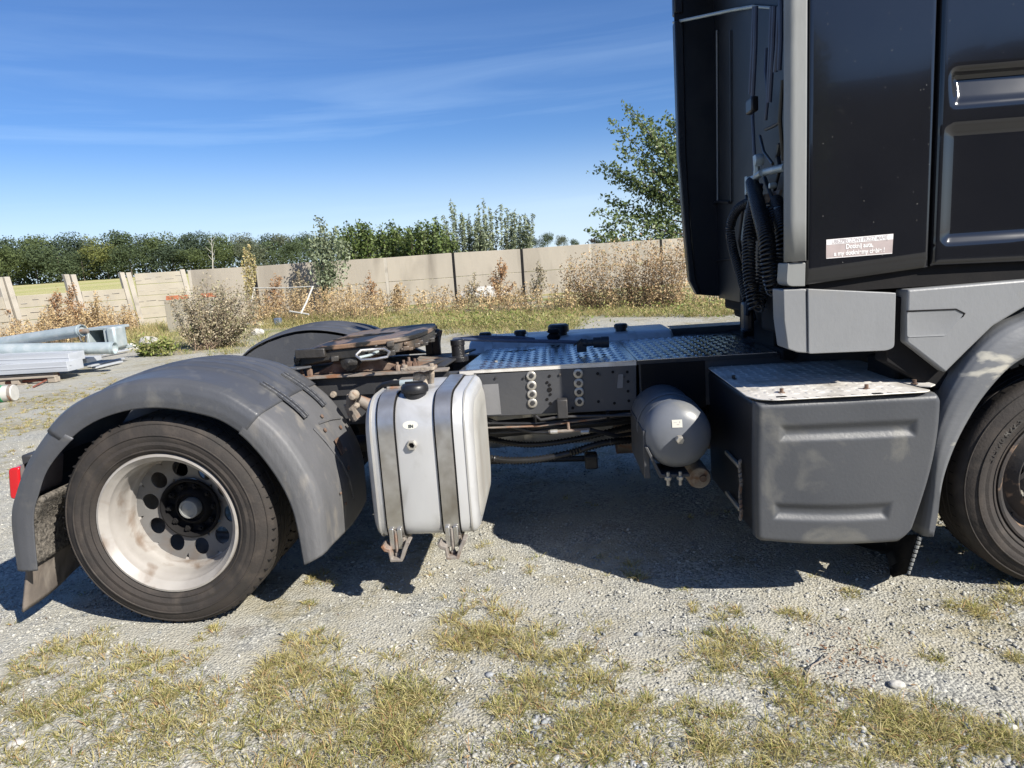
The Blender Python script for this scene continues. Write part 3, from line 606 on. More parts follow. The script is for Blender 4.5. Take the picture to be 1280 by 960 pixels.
# casting with ball joint right of the near fender
c = P(442,505,Y=3.8)
B().tube([P(440,495,Y=3.78), P(438,508,Y=3.8), P(446,524,Y=3.82)], [.03,.026,.03], 10).build('suspension_arm', rustgrey, T)
b = B(); b.lathe([(.001,-.035),(.02,-.03),(.028,-.01),(.03,.01),(.026,.03),(.001,.034)], P(442,494,Y=3.74), 'y', 14); b.build('ball_joint', castm, T)
b = B(); b.lathe([(.001,-.02),(.013,-.018),(.018,0),(.013,.018),(.001,.02)], P(446,507,Y=3.72), 'y', 12); b.build('ball_joint', castm, T)
b = B(); b.lathe([(.001,-.02),(.016,-.018),(.02,0),(.013,.018),(.001,.02)], P(417,493,Y=3.86), 'y', 12); b.build('ball_joint', castm, T)
B().tube([P(448,500,Y=3.8), P(470,511,Y=3.84), P(490,508,Y=3.9)], [.03,.045,.05], 12).build('suspension_arm', rustgrey, T)
B().prism('y', [(P(429,506,Y=3.8).x, P(429,506,Y=3.8).z), (P(437,505,Y=3.8).x, P(437,505,Y=3.8).z), (P(440,520,Y=3.8).x,P(440,520,Y=3.8).z), (P(437,527,Y=3.8).x,P(437,527,Y=3.8).z)], 3.8, 3.82).build('spring_bracket', rustgrey, T, bevel=.003)

# --- near and far rear fenders
AI = [(-2.584,.343),(-2.555,.60),(-2.506,.728),(-2.418,.873),(-2.239,1.025),(-2.049,1.098),(-1.844,1.112),(-1.62,1.062),(-1.507,1.000),(-1.417,.905),(-1.322,.745),(-1.267,.574),(-1.248,.313)]
AO = [(-2.719,.343),(-2.70,.60),(-2.645,.745),(-2.54,.915),(-2.336,1.118),(-2.093,1.222),(-1.85,1.252),(-1.59,1.205),(-1.44,1.12),(-1.29,.985),(-1.185,.80),(-1.135,.62),(-1.14,.36)]
def lerp_poly(pl, t):
    x = t*(len(pl)-1); i = min(int(x), len(pl)-2); f = x-i
    p0 = pl[max(i-1,0)]; p1 = pl[i]; p2 = pl[i+1]; p3 = pl[min(i+2,len(pl)-1)]
    return tuple(.5*(2*p1[k]+(p2[k]-p0[k])*f+(2*p0[k]-5*p1[k]+4*p2[k]-p3[k])*f*f+(3*p1[k]-p0[k]-3*p2[k]+p3[k])*f**3) for k in (0,1))
def fender(t0, t1, near=True, lift=0., ridges=False, mt=plastic, nm='fender_panel', dz=0., ext=.0, yfar=3.86):
    ysec = [(0,3.078),(.25,3.072),(.60,3.076),(.86,3.092),(.97,3.125),(1,3.19)]
    def fn(u, v):
        t = t0+(t1-t0)*u; pi = lerp_poly(AI, t); po = lerp_poly(AO, t)
        if v <= .4:
            q = v/.4*5; i = min(int(q), 4); f = q-i; k = ysec[i][0]*(1-f)+ysec[i+1][0]*f; y = ysec[i][1]*(1-f)+ysec[i+1][1]*f
        else: k = 1; y = 3.20+(yfar-3.20)*(v-.4)/.6
        x = pi[0]*(1-k)+po[0]*k; z = pi[1]*(1-k)+po[1]*k
        d = Vector((x-AX, z-AZ)); n = d.normalized(); off = lift
        if v > .4: off += .02*math.sin((v-.4)/.6*math.pi)
        if ridges and v > .45 and .03 < u < .97:
            for c in (.53,.63,.73,.83,.93): off += .010*math.exp(-((v-c)/.013)**2)
        z += dz
        x += n.x*off; z += n.y*off
        if not near: y = 2*4.37-y
        return (x, y, z)
    return B().grid(fn, 48, 60).build(nm, mt, T, sharp=60, solid=.006)
fender(0, .315, mt=plastic); fender(.30, .705, lift=.008, ridges=True); fender(.69, 1.0, mt=plastic_mud)
for o_ in (fender(0, .315, near=False), fender(.30, .705, near=False, lift=.008, ridges=True, dz=.045), fender(.69, 1.0, near=False)): o_.location.x += .13
iw = [lerp_poly(AO, .22+.56*k/16) for k in range(17)]; iw = [(x+.13, z+.03) for x, z in iw]
B().prism('y', [(iw[0][0], 1.02)]+iw+[(iw[-1][0], 1.02)], 4.868, 4.880).build('fender_inner_wall', plastic, T)
def fpt(t, y, off=0):
    po = lerp_poly(AO, t); n = Vector((po[0]-AX, po[1]-AZ)).normalized(); bul = .02*math.sin((y-3.2)/.66*math.pi)
    return Vector((po[0]+n.x*(off+bul), y, po[1]+n.y*(off+bul))), Vector((n.x, 0, n.y))
for yy in (3.36, 3.64):
    b = B(); pts = []
    for k in range(9):
        t = .645+.115*k/8; p, n = fpt(t, yy, .012); pts.append((p, n))
    for (p, n), (q, m) in zip(pts[:-1], pts[1:]):
        b.obox((p+q)/2+Vector((0, -.022, 0))+n*.004, (q-p)*.51, Vector((0,.007,0)), n*.007)
    b.build('fender_clip', plastic, T, bevel=.002); b = B()
    for (p, n), (q, m) in zip(pts[:-1], pts[1:]): b.obox((p+q)/2+Vector((0, .014, 0))+n*.004, (q-p)*.51, Vector((0,.007,0)), n*.007)
    b.build('fender_clip', plastic, T, bevel=.002)
    b = B()
    for (p, n), (q, m) in zip(pts[:-1], pts[1:]): b.obox((p+q)/2+Vector((0,-.004,0)), (q-p)*.5, Vector((0,.010,0)), n*.003)
    b.build('clip_slot', blackm, T)
# stiffening ribs and rusty bolts on the lower front fender panel
for (t, y, r) in ((.80,3.45,.012),(.775,3.52,.011),(.815,3.66,.012),(.86,3.56,.011),(.90,3.50,.012),(.95,3.38,.009),(.93,3.33,.007)):
    p, n = fpt(t, y, .006); b = B(); b.lathe([(r,0),(r,.006),(.0005,.007)], (0,0,0), 'z', 8); o = b.build('fender_bolt', rust, T)
    o.data.transform(Matrix.Translation(p) @ n.to_track_quat('Z','Y').to_matrix().to_4x4())
b = B(); b.tube([fpt(.785,3.36,.004)[0], fpt(.82,3.39,.006)[0], fpt(.88,3.44,.006)[0], fpt(.92,3.48,.005)[0], fpt(.955,3.52,.003)[0]], .006, 6); b.tube([fpt(.80,3.75,.004)[0], fpt(.79,3.6,.006)[0], fpt(.783,3.44,.004)[0]], .006, 6); b.build('fender_rib', plastic_mud, T)
p, n = fpt(.845, 3.50, .010); b = B(); ty = Vector((n.z,0,-n.x)); b.obox(p, ty*.045, Vector((0,.03,0)), n*.004); b.build('rusty_bracket', rust, T, bevel=.003)
b = B(); b.prism('z', [(-1.95,3.86),(-1.46,3.86),(-1.40,3.93),(-1.95,3.93)], 1.155, 1.167); b.build('rear_cover_plate', plastic, T, bevel=.003)
# brush strip and mud flap, near side
def flapf(u, v, y0=3.11, y1=3.74, thick=0):
    x = -2.66+.05*v+.02*math.sin(u*5); return (x, y0+(y1-y0)*u, .075+.30*v-.02*math.sin(u*7)*(1-v))
fl = B().grid(lambda u, v: (-2.755+.075*v+.018*math.sin(u*6)*(1-v), 3.13+.62*u, .105+.25*v+.05*u*(1-v)), 20, 10).build('mud_flap', flapm, T, solid=.012)
B().grid(lambda u, v: (-2.665+.065*v*v+.14*max(0,v-.6), 3.13+.62*u, .345+.36*v), 16, 16).build('spray_brush', brushm, T, solid=.02)
bq = B()
for _ in range(1300):
    u, v = random.random(), random.random(); x = -2.655+.065*v*v+.14*max(0,v-.6); y = 3.13+.62*u; z = .345+.36*v; L_ = random.uniform(.012,.03); a = random.uniform(-1,1); c_ = random.uniform(-1,1)
    bq.add([(x,y-.002,z),(x,y+.002,z),(x+L_,y+.01*a,z+.012*c_)], [(0,1,2)])
bq.build('brush_bristle', island_mat('bristles', [(.03,.028,.026),(.22,.20,.17),(.10,.09,.08),(.32,.29,.25)], .9), T, fix=False)['kind'] = 'stuff'
B().grid(lambda u, v: (-2.755+.075*v, 4.98+.62*u, .045+.30*v), 12, 6).build('mud_flap', flapm, T, solid=.012)
B().grid(lambda u, v: (-2.665+.065*v*v, 4.98+.62*u, .345+.36*v), 12, 8).build('spray_brush', brushm, T, solid=.02)
# tail lamps
for yy in (3.17, 5.37):
    b = B().prism('y', roundpoly([(-2.70,.665),(-2.60,.70),(-2.56,.86),(-2.60,.885),(-2.675,.845)], .015), yy+.03, yy+.2); hs_ = b.build('tail_lamp', brownplas, T, bevel=.008)
    b = B().prism('y', roundpoly([(-2.755,.68),(-2.702,.668),(-2.676,.840),(-2.735,.835)], .018), yy+.026, yy+.205); b.build('lamp_lens', redlens, hs_, bevel=.008)
B().box(-2.66,-2.6,3.2,5.54,.74,.90).build('rear_cross_beam', steel_d, T, bevel=.01)

# --- fuel tank
tx0, tx1, ty0, ty1, tz0, tz1 = -.925, -.400, 3.19, 3.90, .372, 1.075
def tanksec(ins=0.):
    return roundpoly([(ty0+ins,tz0+ins),(ty1-ins,tz0+ins),(ty1-ins,tz1-ins),(ty0+ins,tz1-ins)], [.10,.09,.12,.19], 8)
b = B(); secs = [(tx0, .055),(tx0+.004,.028),(tx0+.016,.010),(tx0+.035,.0),(tx1-.035,0),(tx1-.016,.010),(tx1-.004,.028),(tx1,.055)]
ring = []; n_ = len(tanksec())
for x, ins in secs: ring.append([(x, p[0], p[1]) for p in tanksec(ins)])
vs = [p for r in ring for p in r]; fs = [(i*n_+k, i*n_+(k+1) % n_, (i+1)*n_+(k+1) % n_, (i+1)*n_+k) for i in range(len(ring)-1) for k in range(n_)]+[tuple(range(n_)), tuple(range((len(ring)-1)*n_, len(ring)*n_))]
tank = b.add(vs, fs).build('fuel_tank', tankal, T, sharp=50)
for sx, xe in ((-1, tx0), (1, tx1)):
    b = B(); rings = []
    for ins, dx in ((.055,0.0005),(.06,.004),(.075,.010),(.12,.016),(.135,.014),(.15,.012)): rings.append([(xe+sx*dx, p[0], p[1]) for p in tanksec(ins)])
    vs = [p for r in rings for p in r]; fs = [(i*n_+k, i*n_+(k+1) % n_, (i+1)*n_+(k+1) % n_, (i+1)*n_+k) for i in range(len(rings)-1) for k in range(n_)]+[tuple(range((len(rings)-1)*n_, len(rings)*n_))]
    b.add(vs, fs).build('tank_end', tankend, tank, sharp=50)
def loopstrip(x0, x1, ins, th, m, name, par):
    sec = tanksec(ins); out = tanksec(ins-th); b = B(); n = len(sec)
    vs = [(x0,*p) for p in sec]+[(x1,*p) for p in sec]+[(x0,*p) for p in out]+[(x1,*p) for p in out]
    fs = []
    for k in range(n):
        j = (k+1) % n; fs += [(k, j, j+2*n, k+2*n), (k+n, k+3*n, j+3*n, j+n), (k+2*n, j+2*n, j+3*n, k+3*n)]
    return b.add(vs, fs).build(name, m, par, sharp=50)
for xe in (tx0+.036, tx1-.036): loopstrip(xe-.004, xe+.004, -.0005, .003, tankend, 'weld_seam', tank)
for xs in (-.812, -.536):
    loopstrip(xs-.046, xs+.046, -.001, .005, blackm, 'strap_liner', tank); st = loopstrip(xs-.038, xs+.038, -.0065, .004, strapm, 'tank_strap', tank)
    b = B()
    for dx in (-.02,.02): b.box(xs+dx-.011, xs+dx+.011, 3.165, 3.181, .335, .44)
    b.build('strap_end', strapm, tank, bevel=.003)
    b = B(); b.tube([(xs,3.172,.43),(xs,3.172,.315)], .008, 8); hexbolt(b, (xs,3.172,.30), 'z', .014, .014); b.build('strap_bolt', rustgrey, tank)
    b = B(); b.prism('y', [(xs-.07,.365),(xs-.055,.34),(xs-.035,.335),(xs-.03,.285),(xs+.03,.285),(xs+.05,.335),(xs+.075,.378),(xs+.075,.385),(xs+.055,.385),(xs+.035,.345),(xs+.02,.30),(xs-.02,.30),(xs-.025,.35),(xs-.05,.36),(xs-.055,.375)], 3.13, 3.20)
    b.box(xs-.035, xs+.035, 3.20, 3.95, .325, .378); b.box(xs-.035, xs+.035, 3.912, 3.948, .378, .80); b.build('tank_bracket', rustgrey, T, bevel=.003)
cc = P(519, 492, Y=3.33); cx_, cy_, cz_ = cc.x, 3.33, 1.045
b = B(); b.lathe([(.056,-.02),(.056,.035),(.052,.037)], (cx_,cy_,cz_), 'z', 28); b.build('filler_neck', black, tank)
b = B(); b.lathe([(.055,.036),(.066,.038),(.068,.05),(.066,.068),(.058,.078),(.04,.083),(.001,.083)], (cx_,cy_,cz_), 'z', 28); b.box(cx_-.045,cx_+.045,cy_-.008,cy_+.008,cz_+.08,cz_+.09); b.build('filler_cap', black, tank, sharp=45)
c = P(515, 556, Y=ty0); b = B(); b.lathe([(.026,.0),(.026,-.012),(.022,-.02),(.016,-.02),(.014,-.008)], c, 'y', 6); b.lathe([(.0165,-.005),(.001,-.005)], c, 'y', 6); b.build('level_sender', zinc, tank, sharp=30)
b = B(); b.lathe([(.014,-.0065),(.0005,-.0065)], c, 'y', 16); b.build('sender_bore', blackm, tank)
c = P(513, 531, Y=ty0+.012); b = B()
b.add([(c.x+.037*math.cos(a), 0, c.z+.02*math.sin(a)) for a in np.linspace(0, 2*math.pi, 25)[:-1]], [tuple(range(24))])
def tanky(z):       # front face depth at height z (upper corner bends back)
    sec = tanksec(0); best = ty0
    cand = [(p, q) for p, q in zip(sec, sec[1:]+sec[:1]) if min(p[1],q[1]) <= z <= max(p[1],q[1]) and max(p[0], q[0]) < 3.6 and p[1] != q[1]]
    if cand: p, q = cand[0]; f = (z-p[1])/(q[1]-p[1]); best = p[0]+(q[0]-p[0])*f
    return best
b.v = [(v[0], tanky(v[2])-.0012, v[2]) for v in b.v]; b.build('tank_label', labelb, tank)
text('EN', .019, 'label_lettering', inkm, tank, lambda u, v: Vector((c.x+.003+u, tanky(c.z-.012+v)-.0026, c.z-.012+v)), bold=.001)
# fuel fittings and hose on top
cf = P(531, 478, Y=3.62)
b = B(); b.lathe([(.032,0),(.034,.02),(.03,.05),(.024,.055),(.001,.056)], (cf.x, 3.62, 1.07), 'z', 10); b.lathe([(.001,-.06),(.022,-.055),(.026,-.02),(.02,.0),(.026,.02),(.022,.05),(.001,.055)], (cf.x+.0, 3.62, 1.115), 'x', 12)
b.tube([(cf.x+.04,3.6,1.08),(cf.x+.05,3.58,1.13),(cf.x+.045,3.6,1.16)], .014, 8); b.build('fuel_valve', castm, tank, bevel=.002)
b = B(); b.prism('z', roundpoly([(cf.x-.11,3.55),(cf.x+.07,3.53),(cf.x+.075,3.63),(cf.x-.11,3.61)], .01), 1.156, 1.172); hexbolt(b, (cf.x-.09,3.58,1.172), 'z', .014, .012); hexbolt(b, (cf.x+.05,3.58,1.172), 'z', .014, .012); b.build('valve_plate', castm, tank, bevel=.003)
a_ = P(500,479,Y=3.5); e_ = P(516,478,Y=3.5); B().tube([a_, e_], .017, 12).build('hose_ferrule', galv, tank)
B().tube([P(471,494,Y=3.6), P(473,487,Y=3.57), P(480,481,Y=3.54), P(490,479,Y=3.51), a_], .016, 12).build('fuel_hose', hosem, tank)
B().tube([P(474,499,Y=3.63), P(470,492,Y=3.64)], .012, 10).build('hose_clamp', rust, tank)
B().tube([P(484,485,Y=3.45), P(505,484,Y=3.45)], .007, 8).build('fuel_return_pipe', rustgrey, tank)
b = B(); b.tube([P(582,473,Y=3.8), P(588,471,Y=3.82), P(592,477,Y=3.82)], .012, 8); b.build('strap_hinge', rustgrey, T)
# far side fuel tank
ft = B(); sec = roundpoly([(4.93,.33),(5.56,.33),(5.56,1.135),(4.93,1.135)], [.1,.1,.14,.14], 7); ft.prism('x', sec, -.60, .87); ftk = ft.build('far_fuel_tank', tankal, T, sharp=50, bevel=.02)
for px in (609, 652, 790):
    c = P(px, 415, Y=4.95); so_ = [(4.93+(y-5.245)*.0-.004*(1 if y < 5.2 else -1)+y-4.93, z+(.005 if z > .8 else -.005)) for y, z in sec]
    B().prism('x', so_, c.x-.03, c.x+.03).build('tank_strap', strapm, ftk, sharp=50)
for px, s in ((606, .75), (650, .75), (698, 1.25), (776, .8)):
    c = P(px, 411, Y=5.1); B().lathe([(.05*s,-.01),(.05*s,.02),(.062*s,.022),(.062*s,.045*s+.01),(.05*s,.055*s+.01),(.001,.055*s+.01)], (c.x,5.1,1.135), 'z', 20).build('tank_cap', black, ftk)
c = P(692, 417, Y=4.9); B().lathe([(.03,0),(.045,.01),(.05,.03),(.03,.05),(.05,.06),(.035,.08),(.001,.082)], (c.x,4.9,1.12), 'z', 12).build('tank_valve', blackm, ftk)

# --- fifth wheel
FWZ = 1.285
outl = [(-.80,3.98),(-.765,4.12),(-.755,4.37),(-.765,4.62),(-.80,4.78),(-.90,4.84),(-1.15,4.87),(-1.35,4.84),(-1.58,4.72),(-1.60,4.58),(-1.34,4.50),(-1.13,4.455),(-1.07,4.37),(-1.13,4.285),(-1.34,4.24),(-1.50,4.16),(-1.53,4.00),(-1.47,3.93),(-1.30,3.90),(-1.05,3.88),(-.90,3.90)]
outl = roundpoly(outl, .05, 3)
def tiltz(x): return FWZ+(-1.17-x)*-.045
def tiltm(o):
    for v in o.data.vertices: v.co.z += (v.co.x+1.17)*.05-(max(0, -1.36-v.co.x)*.22)
    return o
fwh = tiltm(B().prism('z', outl, FWZ-.028, FWZ).build('fifth_wheel', platem, T, bevel=.006))
inner_ = [(x*.985-.017, 4.37+(y-4.37)*.97) for x, y in outl]
tiltm(B().prism('z', inner_, FWZ-.085, FWZ-.0285).build('skirt_casting', grease, fwh, bevel=.004))
gb = B()
for i in range(90):     # clotted grease round the rim
    x, y = outl[random.randrange(len(outl))]; s = random.uniform(.008,.022); gb.obox((x*.99-.01,4.37+(y-4.37)*.985, FWZ-.02-random.random()*.06), (s,s*.3,0), (-.2*s,s,.2*s), (0,0,s*.7))
tiltm(gb.build('grease_clot', grease, fwh, bevel=.004))['kind'] = 'stuff'
B().box(-1.475,-1.30,3.885,3.925,1.215,1.268).build('rubber_pad', grease, fwh, bevel=.006)
tiltm(B().prism('z', [(-1.36,4.245),(-1.0,4.30),(-.98,4.33),(-1.07,4.345),(-1.36,4.265)], FWZ+.001, FWZ+.004).build('jaw_slot', blackm, fwh))
tiltm(B().prism('z', roundpoly([(-1.07,4.30),(-.93,4.32),(-.90,4.37),(-.93,4.42),(-1.07,4.44)], .02), FWZ-.05, FWZ-.010).build('locking_jaw', grease, fwh, bevel=.004))
for yy in (3.98, 4.70):
    B().prism('y', [(-1.42,1.105),(-.86,1.105),(-.98,1.16),(-1.06,1.235),(-1.22,1.235),(-1.30,1.16)], yy, yy+.07).build('pedestal', rust if yy < 4 else steel_d, fwh, bevel=.006)
    b = B(); b.lathe([(.045,0),(.045,-.03),(.001,-.03)], (-1.14, yy, 1.195), 'y', 18); b.build('pivot_pin', steel_d, fwh)
# release handle
hp = [P(445,444,Y=3.80), P(451,438,Y=3.82), P(465,437,Y=3.84), P(480,436,Y=3.86), P(487,440,Y=3.84), P(484,446,Y=3.80), P(468,449,Y=3.78), P(452,450,Y=3.78), P(445,444.5,Y=3.80)]
B().tube(hp, .0075, 8, cap=False).build('release_handle', strapm, fwh)
B().tube([P(449,447,Y=3.8), P(462,444,Y=3.85), P(475,438,Y=3.92), P(492,434,Y=4.05)], .0085, 8).build('release_handle', galv, fwh)
B().lathe([(.001,-.05),(.05,-.03),(.06,.0),(.05,.04),(.001,.05)], P(438,452,Y=3.95), 'y', 16).build('grease_knob', grease, fwh)
# mounting angle, plate and bolts
B().prism('z', [(-1.48,3.885),(-.60,3.885),(-.60,3.975),(-1.48,3.975)], 1.092, 1.104).build('mounting_angle', rustgrey, T, bevel=.002)
B().box(-1.48,-.60,3.925,3.935,.98,1.092).build('mounting_angle_web', steel_d, T)
B().box(-1.45,-.66,3.98,4.76,1.078,1.092).build('mounting_plate', rustgrey, T, bevel=.003)
for px, py, s in ((377,463,1),(387,465,1.3),(497,459,1),(505,457,1.2),(512,458,1.5),(519,457,1.3),(523,460,1)):
    c = P(px, py, Y=3.95); b = B(); hexbolt(b, (c.x,3.95,1.104), 'z', .014*s, .03*s); b.lathe([(.008,0),(.008,.05*s),(.0005,.05*s)], (c.x,3.95,1.104), 'z', 8); b.build('mounting_nut', rust, T)
b = B(); b.prism('z', [(-1.28,3.98),(-.92,4.0),(-.98,4.2),(-1.2,4.2)], 1.093, 1.12); b.build('rusty_gusset', rust, T, bevel=.004)
for (x0, y0, x1, y1) in ((-.78,4.0,-.55,4.75), (-.66,3.99,-.60,4.6)):
    d = Vector((x1-x0, y1-y0, 0)); n = Vector((-d.y, d.x, 0)).normalized()*.028; B().obox(((x0+x1)/2,(y0+y1)/2,1.106), d/2, n, (0,0,.006)).build('support_strip', galv if x1 < -.56 and x0 < -.7 else steel_d, T, bevel=.002)
for px in (536, 545): 
    c = P(px,424,Y=4.7); B().box(c.x-.025,c.x+.025,4.68,4.73,1.09,1.22).build('cable_post', black, T, bevel=.004)
b = B(); b.tube([P(548,412,Y=4.72), P(546,421,Y=4.72), P(545,432,Y=4.72)], .03, 8); b.build('jaw_cylinder', rustgrey, fwh)

# --- tread plate decks
def lugs(x0, x1, y0, y1, z, step, par, m, clip=None, name='tread_lug'):
    V = []; F = []; i = 0; ny = int((y1-y0)/step); nx = int((x1-x0)/step)
    for j in range(ny):
        for k in range(nx):
            cx = x0+(k+.5)*step; cy = y0+(j+.5)*step
            if clip and not clip(cx, cy): continue
            a = 0.0 if (j+k) % 2 else math.pi/2; L_ = step*.44; w = step*.18
            u = Vector((math.cos(a), math.sin(a), 0)); q = Vector((-u.y, u.x, 0)); c = Vector((cx, cy, z)); h = Vector((0,0,.0045)); o = len(V)
            V += [c-u*L_, c-u*L_*.5-q*w, c+u*L_*.5-q*w, c+u*L_, c+u*L_*.5+q*w, c-u*L_*.5+q*w, c-u*L_*.45+h, c+u*L_*.45+h]
            F += [(o,o+1,o+6),(o+1,o+2,o+7,o+6),(o+2,o+3,o+7),(o+3,o+4,o+7),(o+4,o+5,o+6,o+7),(o+5,o,o+6)]
    ob = B().add(V, F).build(name, m, par, sharp=80, fix=False); ob['kind'] = 'stuff'; return ob
dz = 1.086
d1 = B().prism('z', [(-.54,3.935),(.475,3.935),(.475,5.0),(-.46,4.86)], dz-.006, dz).build('deck_plate', treadal, T, bevel=.0015)
lugs(-.44, .475, 3.945, 4.9, dz, .052, d1, treadal, lambda x, y: x > -.50+(y-3.93)*.05)
d2 = B().prism('z', [(.479,3.935),(1.262,3.935),(1.275,5.04),(.479,5.0)], dz-.006, dz).build('deck_plate', treadal, T, bevel=.0015)
lugs(.485, 1.255, 3.945, 4.98, dz, .052, d2, treadal)
B().box(-.54,.475,3.936,3.940,dz-.03,dz-.006).build('deck_edge', treadal2, T)
B().box(.48,1.262,3.936,3.940,dz-.03,dz-.006).build('deck_edge', steel_d, T)
cs = P(648,438.6,Z=dz+.001); B().obox(cs+Vector((0,0,.0012)), (.10,.006,0), (-.0006,.009,0), (0,0,.001)).build('deck_slot', blackm, d1)
for (px,py) in ((745,443),(668,437),(620,452)): 
    c = P(px,py,Z=dz); B().lathe([(.01,0),(.01,.006),(.0005,.007)], c, 'z', 6).build('deck_bolt', zinc, d1)
B().box(.93,1.9,5.02,5.58,.32,1.09).build('far_battery_box', black, T, bevel=.02)
B().box(1.15,2.3,4.05,4.72,.36,.98).build('gearbox', blackm, T, bevel=.05)
B().tube([(.40,4.62,.52),(1.12,4.62,.52)], .17, 20).build('exhaust_silencer', rustgrey, T)
B().box(.93,1.9,5.10,5.6,1.095,1.10).build('far_battery_box', black, T, bevel=.02)
B().box(.50,1.4,5.06,5.10,1.05,1.13).build('far_step_edge', steel_d, T, bevel=.01)
# coupling cable on its arm
c = P(573,442,Y=4.35); B().lathe([(.062,0),(.062,.03),(.042,.035),(.042,.10),(.046,.103),(.046,.135),(.03,.14),(.001,.14)], (c.x,4.35,dz), 'z', 20).build('swivel_post', black, T, bevel=.002)
B().tube([P(578,424,Y=4.35), P(640,426,Y=4.32), P(700,427,Y=4.3), P(722,428,Y=4.3)], .0115, 8).build('support_tube', bluehose, T)
B().tube([P(566,424,Y=4.42), P(600,421,Y=4.45), P(650,422,Y=4.45), P(668,424,Y=4.42)], .010, 8).build('air_pipe', bluehose, T)
p0, p1 = P(722,429,Y=4.30), P(761,427.5,Y=4.28); d = (p1-p0); k = lambda f: p0+d*f
pl = B().tube([k(0), k(.15), k(.16), k(.3), k(.31), k(.5), k(.51), k(.75), k(.76), k(1)], [.018,.018,.026,.026,.021,.021,.033,.033,.036,.036], 16).build('cable_plug', black, T, sharp=30)
B().tube([k(1.0), k(1.01)], [.030,.03], 16).build('plug_face', steel_d, pl)
q = B(); q.obox(P(727,433,Y=4.29), (.03,0,0), (0,.012,0), (0,0,.035)); q.tube([P(717,432,Y=4.28), P(727,424,Y=4.28), P(737,430,Y=4.28)], .007, 6); q.build('plug_holder', black, T, bevel=.003)

# --- air tank
ac = P(848.5, 546, Y=3.40); r = .172
b = B(); b.lathe([(.001,-.045),(.05,-.043),(.10,-.033),(.135,-.015),(.159,.010),(.170,.04),(r,.07),(r,.60),(.15,.64),(.08,.67),(.001,.68)], (ac.x,3.40,ac.z), 'y', 48)
at = b.build('air_tank', atank, T, sharp=60)
B().lathe([(r+.001,.10),(r+.003,.103),(r+.003,.108),(r+.001,.111)], (ac.x,3.40,ac.z), 'y', 48).build('weld_seam', atank, at)
B().lathe([(r+.002,.22),(r+.005,.22),(r+.005,.27),(r+.002,.27)], (ac.x,3.40,ac.z), 'y', 48).build('tank_band', atank, at)
c = P(849, 548.5, Y=3.345); b = B(); b.lathe([(.016,.02),(.016,-.02),(.001,-.02)], c, 'y', 14); hexbolt(b, (c.x,c.y-.0,c.z), 'y', .021, .03); b.build('drain_plug', zinc, at)
c = P(846, 529, Y=3.37); 
def dome(u, v):
    x, z = c.x+u, c.z+v; rr = math.hypot(x-ac.x, z-ac.z); pr = [(0,-.045),(.05,-.043),(.10,-.033),(.135,-.015)]
    yy = next((a[1]+(b_[1]-a[1])*(rr-a[0])/(b_[0]-a[0]) for a, b_ in zip(pr, pr[1:]) if rr <= b_[0]), 0); return (x, 3.40+yy-.0025, z)
B().grid(lambda u, v: dome((u-.5)*.050, (v-.5)*.038), 4, 4).build('tank_sticker', labelb, at)
for du, dv, w_, h_ in ((-.008,.006,.016,.002),(.004,-.004,.012,.003),(.013,.007,.005,.008)):
    B().grid(lambda u, v: tuple(Vector(dome(du+(u-.5)*w_, dv+(v-.5)*h_))+Vector((0,-.001,0))), 1, 1).build('sticker_print', stickdk, at)
bx = P(808,590,Y=3.42); B().box(ac.x-.175,ac.x-.145,3.42,3.95,.55,.80).build('tank_bracket', railm, T, bevel=.004)
b = B(); b.prism('y', [(ac.x-.17,.72),(ac.x-.155,.72),(ac.x-.09,.575),(ac.x+.05,.57),(ac.x+.05,.555),(ac.x-.10,.555)], 3.40, 3.60); b.build('tank_cradle', railm, T, bevel=.003)
for dx in (-.06, .0): b = B(); hexbolt(b, (ac.x+dx,3.39,.548), 'z', .018, .015); b.lathe([(.009,-.03),(.009,.04)], (ac.x+dx,3.39,.548), 'z', 8); b.build('cradle_bolt', zinc, T)
cq = P(875,598,Y=3.62); cyl = B().lathe([(.001,-.06),(.055,-.055),(.062,-.04),(.062,.3),(.001,.31)], (cq.x+.0,3.68,cq.z), 'y', 24).build('brake_cylinder', castm, T)
B().lathe([(.001,-.075),(.018,-.075),(.018,-.055)], (cq.x+.015,3.68,cq.z), 'y', 12).build('cylinder_bolt', rust, cyl)
B().box(.46,.49,3.95,4.02,.5,1.06).build('rail_stiffener', railm, T)
B().box(.50,.86,3.93,3.948,.79,1.06).build('side_plate', blackm, T, bevel=.002)
B().box(.50,.90,4.1,4.7,.52,.95).build('silencer_box', blackm, T, bevel=.03)

